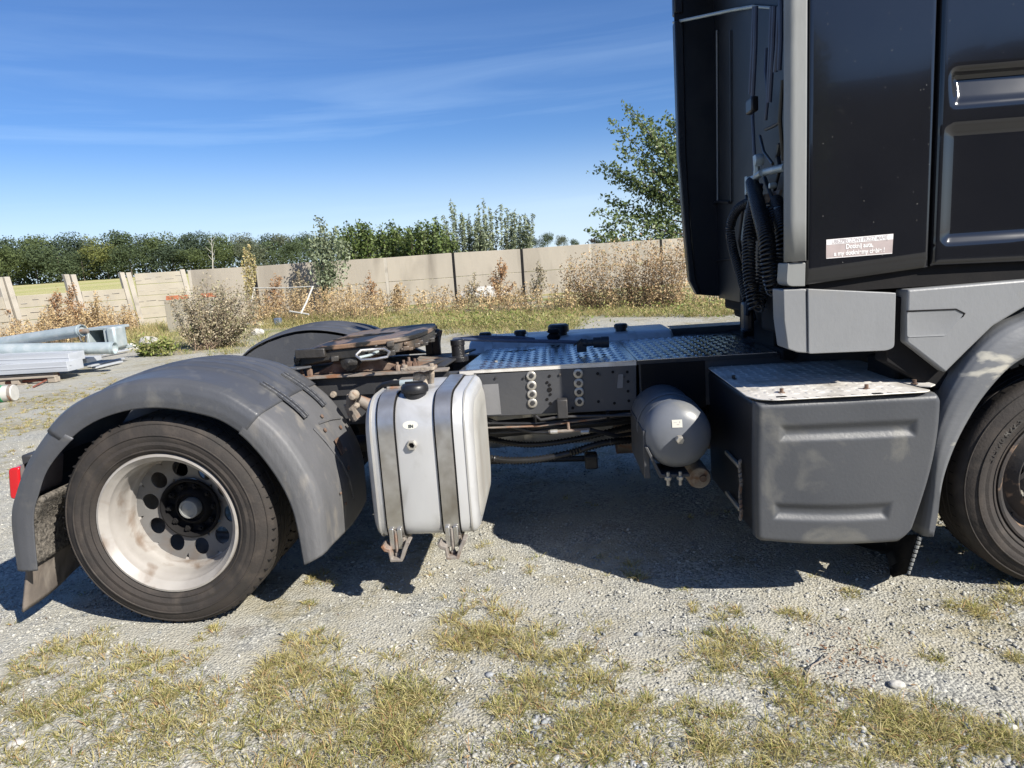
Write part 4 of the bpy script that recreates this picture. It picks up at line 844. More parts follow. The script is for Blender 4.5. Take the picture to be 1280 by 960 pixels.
# --- tool box with tread cover
def P3(px, py): q = P(px, py, Y=3.02); return q.x, q.z
LT, RT, RB, LB = P3(944,503), P3(1172,491), P3(1139,678), P3(944,675)
def boxfront(u, v):
    # v: 0 bottom .. 1 top
    xl = LB[0]*(1-v)+LT[0]*v-.004*math.sin(v*math.pi); xr = RB[0]*(1-v)+RT[0]*v+.035*math.sin(min(1,v*1.0)*math.pi*.9)
    if v > .93: xr -= .02*((v-.93)/.07)**2
    rc = .22
    x = xl+(xr-xl)*u; zb = LB[1]*(1-u)+RB[1]*u; zt = LT[1]*(1-u)+RT[1]*u
    zb -= .016*math.sin(math.pi*min(1,u*1.15)) if u < .87 else .016*math.sin(math.pi*min(1,.87*1.15))
    if u > .86: zb += .08*((u-.86)/.14)**2.2
    if u < .05: zb += .015*(1-u/.05)**2
    z = zb+(zt-zb)*v
    W_, H_ = .73, .64; du, dv = min(u, 1-u)*W_, min(v, 1-v)*H_; Rr = .028
    f = lambda d: 0 if d >= Rr else Rr*(1-math.sqrt(max(0, 1-(1-d/Rr)**2)))
    y = 3.00+max(f(du), f(dv))
    for (uc, vc, hu, hv) in ((.50,.785,.375,.06),(.455,.232,.35,.062)):
        d = sdrr(u*W_, v*H_, uc*W_, vc*H_, hu*W_, hv*H_, .008); y += .017*(1-sstep(-.036, .004, d))
    y += .003*math.sin(u*9)*math.sin(v*5)
    return (x, y, z)
nu, nv = 150, 110
b = B().grid(boxfront, nu, nv); w = nu+1
loop = [i for i in range(w)]+[j*w+nu for j in range(1, nv+1)]+[nv*w+i for i in range(nu-1, -1, -1)]+[j*w for j in range(nv-1, 0, -1)]
o = len(b.v); b.v += [(b.v[i][0], 3.06, b.v[i][2]) for i in loop]; m_ = len(loop)
b.f += [(loop[k], loop[(k+1) % m_], o+(k+1) % m_, o+k) for k in range(m_)]
tb = b.build('tool_box_cover', boxplastic, T, sharp=60)
body = roundpoly([(.895,.335),(1.54,.30),(1.64,.98),(.880,1.0)], .035, 4)
B().prism('y', body, 3.064, 4.0).build('tool_box', black, T, bevel=.02)
for zz in (.62, .40): B().box(.868,.884,3.30,3.55,zz,zz+.02).build('box_hinge', zinc, T, bevel=.003)
b = B()
for k_ in range(14): b.obox((.872, 3.27+.01*math.sin(k_), .66-.022*k_), (.006,0,.004), (0,.012,0), (0,0,.009))
b.build('strap_webbing', rustgrey, T, bevel=.002)
# cover plate on the tool box
cz_ = 1.018
cp = [P(892,455,Z=cz_), P(937,498,Z=cz_), P(965,502,Z=cz_), P(1150,490,Z=cz_), P(1158,487,Z=cz_), P(1152,482,Z=cz_), P(1085,458,Z=cz_), P(1030,448,Z=cz_), P(900,452,Z=cz_)]
cp = [(.895,3.96),(.875,3.93),(.858,3.10),(.885,3.02),(.95,2.985),(1.575,2.985),(1.615,3.01),(1.60,3.06),(1.56,3.30),(1.56,4.02)]
cov = B().prism('z', roundpoly(cp, .02, 3), cz_-.005, cz_).build('box_cover_plate', treadal2, T, bevel=.0015)
lugs(.875, 1.56, 3.06, 4.0, cz_, .055, cov, treadal2)
B().prism('z', [(1.565,3.34),(1.62,3.12),(1.66,3.10),(1.70,3.14),(1.70,3.9),(1.565,4.0)], cz_-.008, cz_-.003).build('side_strip', treadal2, cov, bevel=.001)
for px, py in ((977,496),(1097,492)): c = P(px,py,Z=cz_); B().prism('z', roundpoly([(c.x-.025,c.y-.012),(c.x+.022,c.y-.012),(c.x+.018,c.y+.012),(c.x-.02,c.y+.012)],.004), cz_+.0006, cz_+.0016).build('grip_slot', blackm, cov)
for px, py in ((917,474),(932,452),(977,491),(1083,486),(1143,480)):
    c = P(px,py,Z=cz_); b = B(); b.lathe([(.016,0),(.016,.003),(.009,.004),(.009,.02),(.0005,.021)], c, 'z', 8); b.build('cover_bolt', rust if px > 950 else black, cov)
for k_ in range(13):
    c = Vector((.93+.05*k_, 2.987, cz_+.0008)); B().obox(c+Vector((.004,.010,0)), (.0012,0,0), (-.006,.012,0), (0,0,.0005)).build('cover_scratch', rustgrey, cov)

# ================================================================== cab
Empty = lambda name: (lambda o: (COL.objects.link(o), put(o, T), o)[2])(bpy.data.objects.new(name, None))
CX0, CX1, CT = 1.135, 3.95, 3.72
# shell: floor, front, roof, far wall and interior back (kept clear of the near skin)
shell = B(); shell.box(1.36, CX1, 3.22, 5.52, 1.56, CT-.02); cab = shell.build('cab', cabback, T, bevel=.06, seg=3)
B().box(1.40, 3.9, 3.35, 5.4, 1.16, 1.55).build('cab_floor', blackm, cab, bevel=.03)
# near side skin, fixed panel (slightly crowned)
def crown(x, z): return YN+.012*((z-2.4)/1.2)**2+.004*math.sin(x*3.0+z)
def skin(outline_x0, outline_x1, zb0, zb1, zt, recess=None, nx=60, nz=120, edge=.018):
    b = B()
    def fn(u, v):
        x = outline_x0(v) + (outline_x1(v)-outline_x0(v))*u; zb = zb0+(zb1-zb0)*u; z = zb+(zt-zb)*v
        d = min(x-outline_x0(v), outline_x1(v)-x, (z-zb)); y = crown(x, z)
        if d < edge: y += edge*(1-math.sqrt(max(0, 1-(1-d/edge)**2)))
        if recess: y += recess(x, z)
        return (x, y, z)
    b.grid(fn, nx, nz); w = nx+1; o = len(b.v)
    loop = [i for i in range(w)]+[j*w+nx for j in range(1, nz+1)]+[nz*w+i for i in range(nx-1, -1, -1)]+[j*w for j in range(nz-1, 0, -1)]
    b.v += [(b.v[i][0], b.v[i][1]+.04, b.v[i][2]) for i in loop]; m = len(loop)
    b.f += [(loop[k], loop[(k+1) % m], o+(k+1) % m, o+k) for k in range(m)]
    return b
sp_ = skin(lambda v: CX0, lambda v: 1.664, 1.492, 1.535, CT, nz=60).build('side_panel', cabpaint, cab, sharp=50)
def drec(x, z):
    y = 0
    d = sdrr(x, z, 2.35, 1.875, .655, .262, .05); y += .020*(1-sstep(-.062, .0, d)); y -= .0
    d = sdrr(x, z, 2.35, 1.875, .663, .270, .055); y += .0025*(1-sstep(0, .003, abs(d)))
    d = sdrr(x, z, 2.35, 2.268, .63, .083, .03); y += (1-sstep(-.045, .0, d))*(.003+.056*min(1,max(0,(z-2.19)/.16)))
    return y
dr = skin(lambda v: 1.676, lambda v: 3.30, 1.538, 1.50, CT, recess=drec, nx=150, nz=170).build('door', cabpaint, cab, sharp=50)
skin(lambda v: 3.312, lambda v: CX1, 1.50, 1.50, CT, nx=10, nz=20).build('side_panel', cabpaint, cab)
B().box(CX0+.03, CX1, YN+.05, YN+.08, 1.45, CT).build('door_gap_seal', blackm, cab)
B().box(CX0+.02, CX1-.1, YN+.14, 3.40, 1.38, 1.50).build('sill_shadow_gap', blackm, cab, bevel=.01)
# dust specks on the paint
b = B()
for i in range(80):
    x, z = random.uniform(1.16, 2.06), random.uniform(1.56, 2.75); s = random.uniform(.0006, .0014)
    if abs(x-1.67) < .02 or (x > 1.67 and z < 2.37): continue
    y = crown(x, z)-.0008; b.add([(x-s,y,z),(x,y,z-s),(x+s,y,z),(x,y,z+s)], [(0,1,2,3)])
b.build('dust_speck', whitep, cab, fix=False)['kind'] = 'stuff'
# grey corner trim and cap
def strip(u, v):
    x = 1.052+.076*u; z = 1.598+(CT-1.598)*v; return (x, YN-.004+.03*(1-math.sin(min(1,u*2.6+.12)*math.pi/2)), z)
B().grid(strip, 14, 12).build('corner_trim', trimgrey, cab, sharp=60, solid=.012)
B().prism('y', roundpoly([(1.045,1.492),(1.128,1.487),(1.130,1.590),(1.052,1.593)], [.03,.004,.006,.006]), YN-.006, YN+.12).build('trim_cap', trimgrey, cab, bevel=.012)
B().box(1.062, 1.36, YN+.03, YN+.055, 1.52, CT).build('side_deflector', cabback, cab)
# far deflector, rear wall, ribs
def fdef(z): return 1.05+.0*z
B().prism('y', [(1.165,1.335),(1.42,1.30),(1.42,CT),(1.045,CT),(1.045,3.405)], 5.58, 5.60).build('side_deflector', cabback, cab)
pts = [(1.045,3.36),(1.050,2.4),(1.085,1.78),(1.11,1.45),(1.165,1.335),(1.20,1.335),(1.16,1.46),(1.13,1.8),(1.11,2.4),(1.11,3.36)]
B().prism('y', pts, 5.565, 5.665).build('deflector_edge', black, cab, bevel=.01)
B().prism('y', [(1.045,3.41),(1.11,3.41),(1.11,CT),(1.045,CT)], 5.565, 5.665).build('deflector_edge', black, cab, bevel=.01)
B().box(1.335, 1.355, 3.25, 5.58, 1.30, CT).build('rear_wall', cabback, cab)
for px in (896, 913):
    a = P(px, 38, X=1.325); b_ = P(px+1, 252, X=1.325); B().tube([a, b_], .0065, 6).build('wall_rib', trimgrey if px == 896 else cabback, cab)
a = P(859,50,X=1.20); B().tube([P(859,50,X=1.2), P(862,160,X=1.2), P(864,300,X=1.2), P(867,352,X=1.22)], .007, 6).build('wall_rib', cabback, cab)
B().tube([P(877,258,X=1.32), P(899,252,X=1.32), P(912,253,X=1.32)], .012, 6).build('wall_bracket', black, cab)
B().tube([P(862,330,X=1.32), P(925,322,X=1.32)], .007, 6).build('wall_seam', cabback, cab)
B().tube([P(871,44,X=1.32), P(888,38,X=1.32)], .012, 6).build('grab_handle', rustgrey, cab)
# pale strip added in place of the line of light between back panels
B().tube([P(842,28,X=1.06), P(880,20,X=1.18), P(915,12.5,X=1.30), P(942,8,X=1.32)], .011, 8).build('bright_line_strip', galv, cab)
B().tube([P(942,8,X=1.32), P(962,9.5,X=1.32), P(984,12,X=1.32)], .008, 8).build('bright_line_strip', galv, cab)
B().box(1.10, 1.60, 3.30, 5.50, 3.66, 3.9).build('roof_spoiler', cabback, cab, bevel=.05)
# bottom of rear wall
B().box(1.36, 1.5, 3.6, 5.5, 1.22, 1.34).build('rear_sill', blackm, cab, bevel=.02)
# sticker
stc = [P3_ for P3_ in (P(1033,299.5,Y=YN-.002), P(1117.5,292,Y=YN-.002), P(1116,317,Y=YN-.002), P(1033,323.5,Y=YN-.002))]
sy = YN-.0012-.0
def sq(u, v, off=0):      # u,v in 0..1, v down
    a = stc[0].lerp(stc[1], u); c_ = stc[3].lerp(stc[2], u); p = a.lerp(c_, v); return Vector((p.x, crown(p.x, p.z)-.0012-off, p.z))
st = B().grid(lambda u, v: tuple(sq(u, v)), 10, 4).build('warning_sticker', stickbg, cab)
B().grid(lambda u, v: tuple(sq(.003+.994*u, .01+.27*v, .0006)), 10, 1).build('sticker_band', whitest, st)
B().grid(lambda u, v: tuple(sq(.003+.994*u, .965+.03*v, .0006)), 10, 1).build('sticker_band', whitest, st)
SW, SH = (stc[1]-stc[0]).length, (stc[3]-stc[0]).length
def splace(u0, v0): return lambda u, v: sq(u0+u/SW, v0-v/SH, .0011)
text('UBEZPIECZONY PRZEZ MAFIĘ', .0235, 'sticker_lettering', stickdk, st, splace(.5, .245), sx=.76, bold=.0004)
text('Dotknij auta,', .027, 'sticker_lettering', whitest, st, splace(.5, .56), sx=.84, bold=.0009)
text('a my dotkniemy ciebie !', .027, 'sticker_lettering', whitest, st, splace(.5, .88), sx=.84, bold=.0009)

# lower grey panels
def xz(px, py, Y): q = P(px, py, Y=Y); return (q.x, q.z)
p_ = roundpoly([xz(978,362,3.16), xz(1007,361,3.16), xz(1009,441,3.16), xz(996,440,3.16), xz(984,436,3.16), xz(979,400,3.16)], .008)
B().prism('y', p_, 3.15, 3.30).build('skirt_panel', skirt, T, bevel=.010, seg=3)
p_ = roundpoly([xz(1009,361,3.15), xz(1119,366,3.15), xz(1117,434,3.15), xz(1108,438,3.15), xz(1010,442,3.15)], [.006,.004,.02,.02,.01])
B().prism('y', p_, 3.142, 3.28).build('skirt_panel', skirt, T, bevel=.012, seg=3)
B().box(1.16, 1.56, 3.62, 3.9, 1.22, 1.5).build('skirt_inner', blackm, T, bevel=.02)
# arch panel (between cab and front wing)
ap = [xz(1134,362,3.14), xz(1132,428,3.14), xz(1144,437,3.14), xz(1181,466,3.14), xz(1207,440,3.14), xz(1240,408,3.14), xz(1290,378,3.14), xz(1330,365,3.14), xz(1330,347,3.14), xz(1290,349,3.14)]
apb = B().prism('y', roundpoly(ap, .012, 4), 3.135, 3.25).build('arch_panel', skirt, T, bevel=.012, seg=3)
tr = roundpoly([xz(1134,390,3.13), xz(1196,387,3.13), xz(1206,392,3.13), xz(1183,420,3.13), xz(1134,422,3.13)], .012)
cxm = sum(p[0] for p in tr)/len(tr); czm = sum(p[1] for p in tr)/len(tr)
b = B(); n = len(tr); sc_ = lambda k, y: [(cxm+(p[0]-cxm)*k, y, czm+(p[1]-czm)*k) for p in tr]
rings = sc_(1.0, 3.1345)+sc_(.985, 3.1325)+sc_(.90, 3.1385-.0045)
b.add(rings, [(r_*n+i, r_*n+(i+1) % n, (r_+1)*n+(i+1) % n, (r_+1)*n+i) for r_ in (0,1) for i in range(n)]+[tuple(range(2*n, 3*n))]); b.build('access_flap', skirt, apb, sharp=20)
b = B(); b.tube([(*(xz(1134,389,3.13)[:1]), 3.133, xz(1134,389,3.13)[1]), P(1195,386.5,Y=3.133), P(1206,392,Y=3.133), P(1203,396,Y=3.133)], .0035, 6); b.build('flap_gap', blackm, apb)
# dark step bracket below
b = B().prism('y', [xz(1118,370,3.2), xz(1134,372,3.2), xz(1133,428,3.2), xz(1190,470,3.2), xz(1172,488,3.2), xz(1150,478,3.2), xz(1105,452,3.2)], 3.19, 3.30); b.build('step_bracket', blackm, T, bevel=.008)
B().box(1.60, 1.80, 3.30, 3.6, .35, 1.1).build('inner_wing', blackm, T, bevel=.02)
# front wing: band round the wheel
wi = [(1300,440),(1280,448),(1261,461),(1241,482),(1222,507),(1204,538),(1191,566),(1181,595),(1176,620),(1173,645),(1168,670)]
wo_ = [(1300,387),(1281,396),(1258,406),(1237,420),(1217,440),(1199,463),(1182,492),(1167,530),(1160,568),(1156,612),(1148,668)]
WI = [xz(*p, 3.09) for p in wi]; WO = [xz(*p, 3.13) for p in wo_]
# carry the arch on over the wheel (out of frame)
for a in range(100, 20, -10):
    aa = R_(a); WI.insert(0, (FX+.60*math.cos(aa), FZ+.64*math.sin(aa))); WO.insert(0, (FX+.74*math.cos(aa), FZ+.80*math.sin(aa)))
def wing(u, v):
    pi, po = lerp_poly(WI, u), lerp_poly(WO, u)
    pr = [(0,.06),(0,.0),(.12,-.010),(.55,-.002),(.8,.012),(.93,.03),(1,.07),(1.0,.14)]
    q = v*(len(pr)-1); i = min(int(q), len(pr)-2); f = q-i; k = pr[i][0]*(1-f)+pr[i+1][0]*f; y = 3.095+pr[i][1]*(1-f)+pr[i+1][1]*f
    return (pi[0]*(1-k)+po[0]*k, y, pi[1]*(1-k)+po[1]*k)
B().grid(wing, 60, 28).build('front_wing', scraped, T, sharp=70, solid=.005)
b = B().grid(lambda u, v: (lambda p: (p[0], 3.16+.5*v, p[1]))(lerp_poly([(x, z) for x, z in WI], u)), 40, 3); b.build('wing_liner', blackm, T)
# front mud flap with ribbed edge and worn lettering
fq = [P(1098,680,Y=3.45), P(1142,670,Y=3.12), P(1134,715,Y=3.12), P(1118,726,Y=3.45)]
mf = B().add([P(1060,676,Y=3.75), P(1146,668,Y=3.13), P(1133,717,Y=3.13), P(1116,722,Y=3.30), P(1098,700,Y=3.75)], [(0,1,2,3,4)]).build('mud_flap', blackm, T, solid=.008)
b = B()
for k_ in range(9):
    t0 = k_/9; a = P(1150,671,Y=3.12).lerp(P(1135,719,Y=3.12), t0); c_ = P(1150,671,Y=3.12).lerp(P(1135,719,Y=3.12), t0+.075)
    q = B(); q.tube([a, c_], .0105-.0004*k_, 8); q.build('flap_edge_rib', trimgrey, mf, bevel=.001)
B().tube([P(1150,670,Y=3.125), P(1135,720,Y=3.125)], .006, 6).build('flap_edge_cord', blackm, mf)
A_, B_ = P(1104,679,Y=3.40), P(1134,700,Y=3.22); dd = (B_-A_).normalized(); uu = Vector((0,0,1)).cross(dd).cross(dd)*-1
text('SCANIA', .062, 'flap_lettering', trimgrey if False else mat('faded_lettering', (.05,.05,.048), (.02,.02,.02), 30, .8), mf, lambda u, v: A_+dd*(u-.20)+uu*v*-1*-1+Vector((0,-.012,0)), align='LEFT')

# ------------------------------------------------------------------ hoses and frame behind the cab
B().box(1.26, 1.34, 4.62, 4.70, 1.09, 1.40).build('rear_support', blackm, T, bevel=.01)
B().box(1.28, 1.36, 4.05, 4.45, 1.09, 1.45).build('rear_support', blackm, T, bevel=.01)
B().box(1.28, 1.35, 3.9, 5.4, 1.04, 1.10).build('rear_cross_beam', blackm, T, bevel=.01)
br = B().tube([P(948,217,X=1.22), P(982,209,X=1.22)], .020, 12).build('hose_rail', galv, T)
b = B(); b.tube([P(936,225,X=1.2), P(944,222,X=1.2), P(952,216,X=1.2)], .018, 8); b.tube([P(945,195,X=1.2), P(946,212,X=1.2), P(944,232,X=1.2)], .018, 8); b.build('hose_coupling', galv, br)
b = B(); b.lathe([(.001,-.03),(.03,-.025),(.035,0),(.03,.02),(.001,.025)], P(949,200,X=1.2), 'x', 12); b.build('hose_coupling', galv, br)
B().obox(P(962,248,X=1.24), (.01,0,0), (0,.17,.0), (0,-.02,.028)).build('coupling_plate', rustgrey, T, bevel=.004)
B().obox(P(934,232,X=1.24), (.01,0,0), (0,.022,0), (0,0,.055)).build('coupling_plate', galv, T, bevel=.003)
B().tube([P(931,262,X=1.22), P(930,300,X=1.22)], .020, 8).build('hose_sleeve', galv, T)
for pts in ([(940,120),(941,150),(943,195),(942,215)], [(946,215),(943,240),(938,255)], [(952,230),(946,262),(940,275),(934,290)], [(958,60),(957,90),(960,120),(957,150)]):
    B().tube([P(x, y, X=1.25) for x, y in pts], .010, 8).build('air_hose', bluehose, T)
for pts in ([(943,8),(941,60),(938,118)], [(945,8),(944,60),(941,120)], [(965,8),(963,60),(960,128)], [(968,8),(966,60),(962,128)], [(974,8),(972,60),(969,90)], [(976,0),(976,50),(974,88)]):
    B().tube([P(x, y, X=1.15) for x, y in pts], .012, 8).build('hanging_strap', bluehose, T)
b = B(); b.obox(P(940,132,X=1.2), (.02,0,0), (0,.06,0), (0,0,.04)); b.build('strap_holder', black, T, bevel=.01)
B().tube([P(957,162,X=1.25), P(966,158,X=1.25), P(976,152,X=1.25)], .009, 6).build('bracket_arm', steel_d, T)
B().tube([P(975,180,X=1.25), P(972,196,X=1.25), P(975,215,X=1.25)], .013, 6).build('air_hose', hosem, T)
def coil(path, R, r, pitch, name='coiled_hose', m=hosem):
    path = [Vector(p) for p in path]; pts = []
    for i in range(len(path)-1):
        p0 = path[max(i-1,0)]; p1 = path[i]; p2 = path[i+1]; p3 = path[min(i+2,len(path)-1)]; k = 40
        for j in range(k):
            t = j/k; pts.append(.5*((2*p1)+(p2-p0)*t+(2*p0-5*p1+4*p2-p3)*t*t+(3*p1-p0-3*p2+p3)*t**3))
    pts.append(path[-1]); L_ = 0; out = []; prev = None; acc = 0; ph = 0
    for a, c_ in zip(pts, pts[1:]):
        t = (c_-a); l = t.length; t.normalize(); n = max(1, int(l/pitch*10))
        if prev is None: u = t.orthogonal().normalized()
        else: u = (prev-t*prev.dot(t)).normalized()
        prev = u; w = t.cross(u)
        for q in range(n):
            f = q/n; ph += 2*math.pi*(l/n)/pitch; out.append(a.lerp(c_, f)+(u*math.cos(ph)+w*math.sin(ph))*R)
    return B().tube(out, r, 6).build(name, m, T, sharp=80)
coil([P(940,228,X=1.2), P(948,260,X=1.1), P(958,300,X=1.05), P(962,340,X=1.05), P(968,362,X=1.08), P(972,340,X=1.12), P(972,300,X=1.14), P(966,262,X=1.16)], .033, .0065, .019)
coil([P(946,236,X=1.22), P(938,280,X=1.12), P(936,330,X=1.08), P(940,365,X=1.08), P(946,385,X=1.1), P(952,360,X=1.14), P(956,310,X=1.16), P(960,255,X=1.2)], .031, .0065, .019)
coil([P(942,250,X=1.2), P(922,262,X=1.16), P(913,285,X=1.15), P(917,315,X=1.15), P(926,345,X=1.15), P(934,375,X=1.15)], .024, .006, .018)
coil([P(970,250,X=1.2), P(978,290,X=1.15), P(979,330,X=1.15), P(976,355,X=1.15)], .029, .0065, .019)
B().tube([P(936,375,X=1.15), P(934,395,X=1.2), P(930,412,X=1.25)], .02, 8).build('air_hose', hosem, T)
b = B(); b.obox(P(934,395,X=1.2), (.03,0,0), (0,.05,0), (0,0,.09)); b.build('hose_box', black, T, bevel=.02)

for pts, rr_ in (([(941,225),(933,245),(936,275),(947,300)], .009), ([(956,222),(966,250),(962,290),(970,330)], .010), ([(974,215),(968,240),(974,280)], .009), ([(947,262),(956,300),(950,350),(955,395)], .010), ([(930,250),(924,300),(932,350),(944,400)], .009), ([(978,100),(975,150),(979,200)], .010), ([(950,170),(955,190),(966,205)], .008)):
    B().tube([P(x, y, X=1.18+.04*(x % 3)) for x, y in pts], rr_, 8).build('air_hose', hosem, T)
for px, py in ((936,240),(958,262),(966,232),(972,262),(943,292)): B().lathe([(.001,-.02),(.014,-.018),(.016,.01),(.010,.02),(.001,.022)], P(px, py, X=1.17), 'x', 10).build('hose_fitting', galv, T)

# ================================================================== walls
def wpt(px, py, Y): return P(px, py, Y=Y)
wall = thing('concrete_wall', 'long tan wall of plain concrete slabs between thin dark posts, running right to behind the truck', 'wall', (0, 29, .2))
posts = [-13.75]; xy = lambda x: 26.7+(x+13.8)*(30.3-26.7)/(5.4+13.8)
# measured post columns: 232, ~316?, 400, 481, 566, 652, 738 ...
pxs = [234, 316, 399, 481, 566, 652, 738, 826]
pX = []
for px in pxs:
    y = 28.5
    for _ in range(6): q = P(px, 320, Y=y); y = xy(q.x)
    pX.append(q.x)
while pX[-1] < 34: pX.append(pX[-1]+2.95)
ttop = lambda x: 2.27+.012*math.sin(x*1.3)
for i, (a, c_) in enumerate(zip(pX, pX[1:])):
    ya, yc = xy(a), xy(c_); g0 = float(gh(a, ya)); zt = ttop(a); d = Vector((c_-a, yc-ya, 0)); ln = d.length; d.normalize(); n = Vector((-d.y, d.x, 0)); zt2 = ttop(c_)
    for k_, (z0, z1) in enumerate(((g0-.3, g0+.98), (g0+.99, None))):
        m0 = Vector((a, ya, 0)); jy = random.uniform(-.012,.012); h_ = .04
        za, zb_ = (z1, z1) if z1 else (zt, zt2-.0)
        vs = []
        for t_, zz in ((.05, za), (ln-.05, zb_)):
            for s_ in (-h_, h_):
                p = m0+d*t_+n*(s_+jy); vs += [(p.x, p.y, z0), (p.x, p.y, zz)]
        B().add(vs, [(0,1,3,2),(4,6,7,5),(0,4,5,1),(2,3,7,6),(1,5,7,3),(0,2,6,4)]).build('slab', conc, wall, bevel=.012)
    p = Vector((a, ya, 0)); B().obox((a, ya, (zt+g0-.3)/2), d*.055, n*.045, (0,0,(zt-g0+.3)/2)).build('post', blackm if i % 3 else post_m, wall)
def board_section(name, label, p0, p1, z0, z1, nb, m, zpost, tilt=0., half=False):
    t = thing(name, label, 'wall', ((p0.x+p1.x)/2, (p0.y+p1.y)/2, z0)); d = Vector((p1.x-p0.x, p1.y-p0.y, 0)); ln = d.length; d.normalize(); n = Vector((-d.y, d.x, 0))
    hgt = (z1-z0)/nb
    for k_ in range(nb):
        za, zb = z0+k_*hgt+.008, z0+(k_+1)*hgt-.008
        B().obox(Vector(((p0.x+p1.x)/2, (p0.y+p1.y)/2, (za+zb)/2))+n*random.uniform(-.012,.012), d*(ln/2-.07), n*.03, (0,0,(zb-za)/2)).build('board', m, t, bevel=.012)
        # cast brick joints as short recessed bars
        b = B()
        for j in range(5):
            u_ = (j+.5+.25*((k_) % 2))/5*ln-.05
            if u_ > ln-.2: continue
            c_ = p0+d*u_-n*.046; b.obox((c_.x, c_.y, (za+zb)/2+random.uniform(-.06,.06)), d*random.uniform(.08,.16), n*.004, (0,0,.009))
        b.build('joint_groove', post_m, t)
    for p in ((p0, p1) if name != 'wall_low' else (p0,)):
        b = B(); b.obox((p.x, p.y, (z0+zpost)/2-.1), d*.085, n*.07, Vector((0,0,(zpost-z0)/2+.1))+d*tilt); b.build('post', post_m, t, bevel=.012)
    return t
w0 = P(165,342,Y=25.4); w1 = P(232,338,Y=26.45)
board_section('board_wall', 'pale wall section of four cast boards, taller than its left neighbour, ending at the tan slabs', Vector((w0.x,w0.y,0)), Vector((w1.x,w1.y,0)), .15, w0.z, 5, concw, w0.z+.05, -.12)
a0 = P(97,352,Y=23.6); a1 = P(163,352,Y=25.3); b0 = P(14,352,Y=21.6)
zl = P(60,367,Y=22.5).z
t1 = board_section('low_wall', 'low pale board wall between a leaning round-topped post and the taller section', Vector((a0.x,a0.y,0)), Vector((a1.x-.1,a1.y-.1,0)), .1, P(130,362,Y=24.5).z, 4, concw, P(95,343,Y=23.6).z, -.14)
t2 = board_section('low_wall', 'low pale board wall at the left picture edge, behind the pile of grey pipes', Vector((b0.x,b0.y,0)), Vector((a0.x-.15,a0.y-.15,0)), .1, zl, 4, concw, P(10,346,Y=21.6).z, -.14)
c0_ = P(-120,352,Y=18.5)
t3 = board_section('low_wall', 'far left end of the low board wall, mostly outside the picture', Vector((c0_.x,c0_.y,0)), Vector((b0.x-.15,b0.y-.15,0)), .1, zl, 4, concw, P(10,346,Y=21.6).z, -.14)

# ================================================================== yard clutter
def G(px, py, it=5):
    z = 0
    for _ in range(it): q = P(px, py, Z=z); z = float(gh(q.x, q.y))
    return q
# pipes
def pipe(a, c_, r, label, name='steel_pipe'):
    o = B().tube([a, c_], r, 24, cap=False); t = (c_-a).normalized(); o.tube([c_-t*.002, a+t*.002], r*.93, 24, cap=False)
    ob = o.build(name, galv, sharp=50); ob.data.materials[0] = galv
    q = thing(name, label, 'pipe', tuple(a)); ob.name = 'tube'; put(ob, q)
    u = t.orthogonal().normalized(); w = t.cross(u); b = B(); rg = []
    for e_, s_ in ((c_, 1),):
        ring = [[e_+(u*math.cos(k*math.pi/12)+w*math.sin(k*math.pi/12))*rr for k in range(24)] for rr in (r, r*.93)]
        b.add(ring[0]+ring[1], [(k, (k+1) % 24, (k+1) % 24+24, k+24) for k in range(24)])
    b.tube([c_-t*.10, c_-t*.06], r*1.07, 24); b.build('pipe_collar', galv, q)
    return q
pa, pb = P(-60,438,Y=14.9), P(104,413,Y=14.3)
q1 = pipe(pa, pb, .125, 'upper grey galvanised pipe, its collared end resting across the pile')
b = B(); b.lathe([(.001,-.12),(.05,-.11),(.06,0),(.05,.05),(.001,.06)], pb+Vector((.05,0,-.02)), 'x', 12); b.build('end_socket', rustgrey, q1, sharp=50)
B().tube([pb+Vector((-.02,-.13,-.1)), pb+Vector((.02,-.15,-.22)), pb+Vector((.10,-.15,-.26)), pb+Vector((.12,-.12,-.12))], .02, 6).build('wire_loop', steel_d, q1)
pipe(P(-60,438,Y=13.6), P(144,435,Y=13.9), .125, 'lower grey galvanised pipe lying nearest the camera on the pile')
# sheet profiles
for k_, (y0, y1, z0, lab) in enumerate(((452,447,0,'upper grey sheet metal profile under the pipes on the pallet'), (466,458,1,'lower grey sheet metal profile lying on the wooden pallet'))):
    a, c_ = P(-60,y0,Y=13.2-.12*k_), P(86-2*k_,y1,Y=13.2-.12*k_); d = c_-a; t = d.normalized(); n = Vector((-t.y,t.x,0)).normalized()
    o = B(); o.obox((a+c_)/2+n*.24, d/2, n*.24, (0,0,.085 if k_ == 0 else .10)); o.obox((a+c_)/2-n*.004, d/2, n*.004, (0,0,.012)); o.obox((a+c_)/2+n*.10+Vector((0,0,.094 if k_ == 0 else .0)), d/2, n*.03, (0,0,.009)); ob = o.build('sheet_profile', plankm, bevel=.01); tag(ob, lab, 'profile')
    for s_ in (.30,-.2):
        pass
a = P(-40,452,Y=14.2); c_ = P(118,449,Y=14.2); tag(B().obox((a+c_)/2, (c_-a)/2, (0,.25,0), (0,0,.05)).build('sheet_profile', plankm, bevel=.01), 'short end of grey profile sticking out behind the lower pipe', 'profile')
b = B(); c_ = P(128,424,Y=15.0); h_ = .24
for (dx, dz_, wx, wz) in ((-.27,0,.03,h_),(.14,0,.03,h_),(0,h_,.30,.03),(0,-h_,.30,.03)): b.box(c_.x+dx-wx, c_.x+dx+wx, 14.9, 15.6, c_.z+dz_-wz, c_.z+dz_+wz)
bx_ = thing('box_section', 'open grey box section standing behind the pipes with a dark hollow', 'box section', (c_.x,15.2,c_.z-.3)); b.build('frame', galv, bx_, bevel=.01)
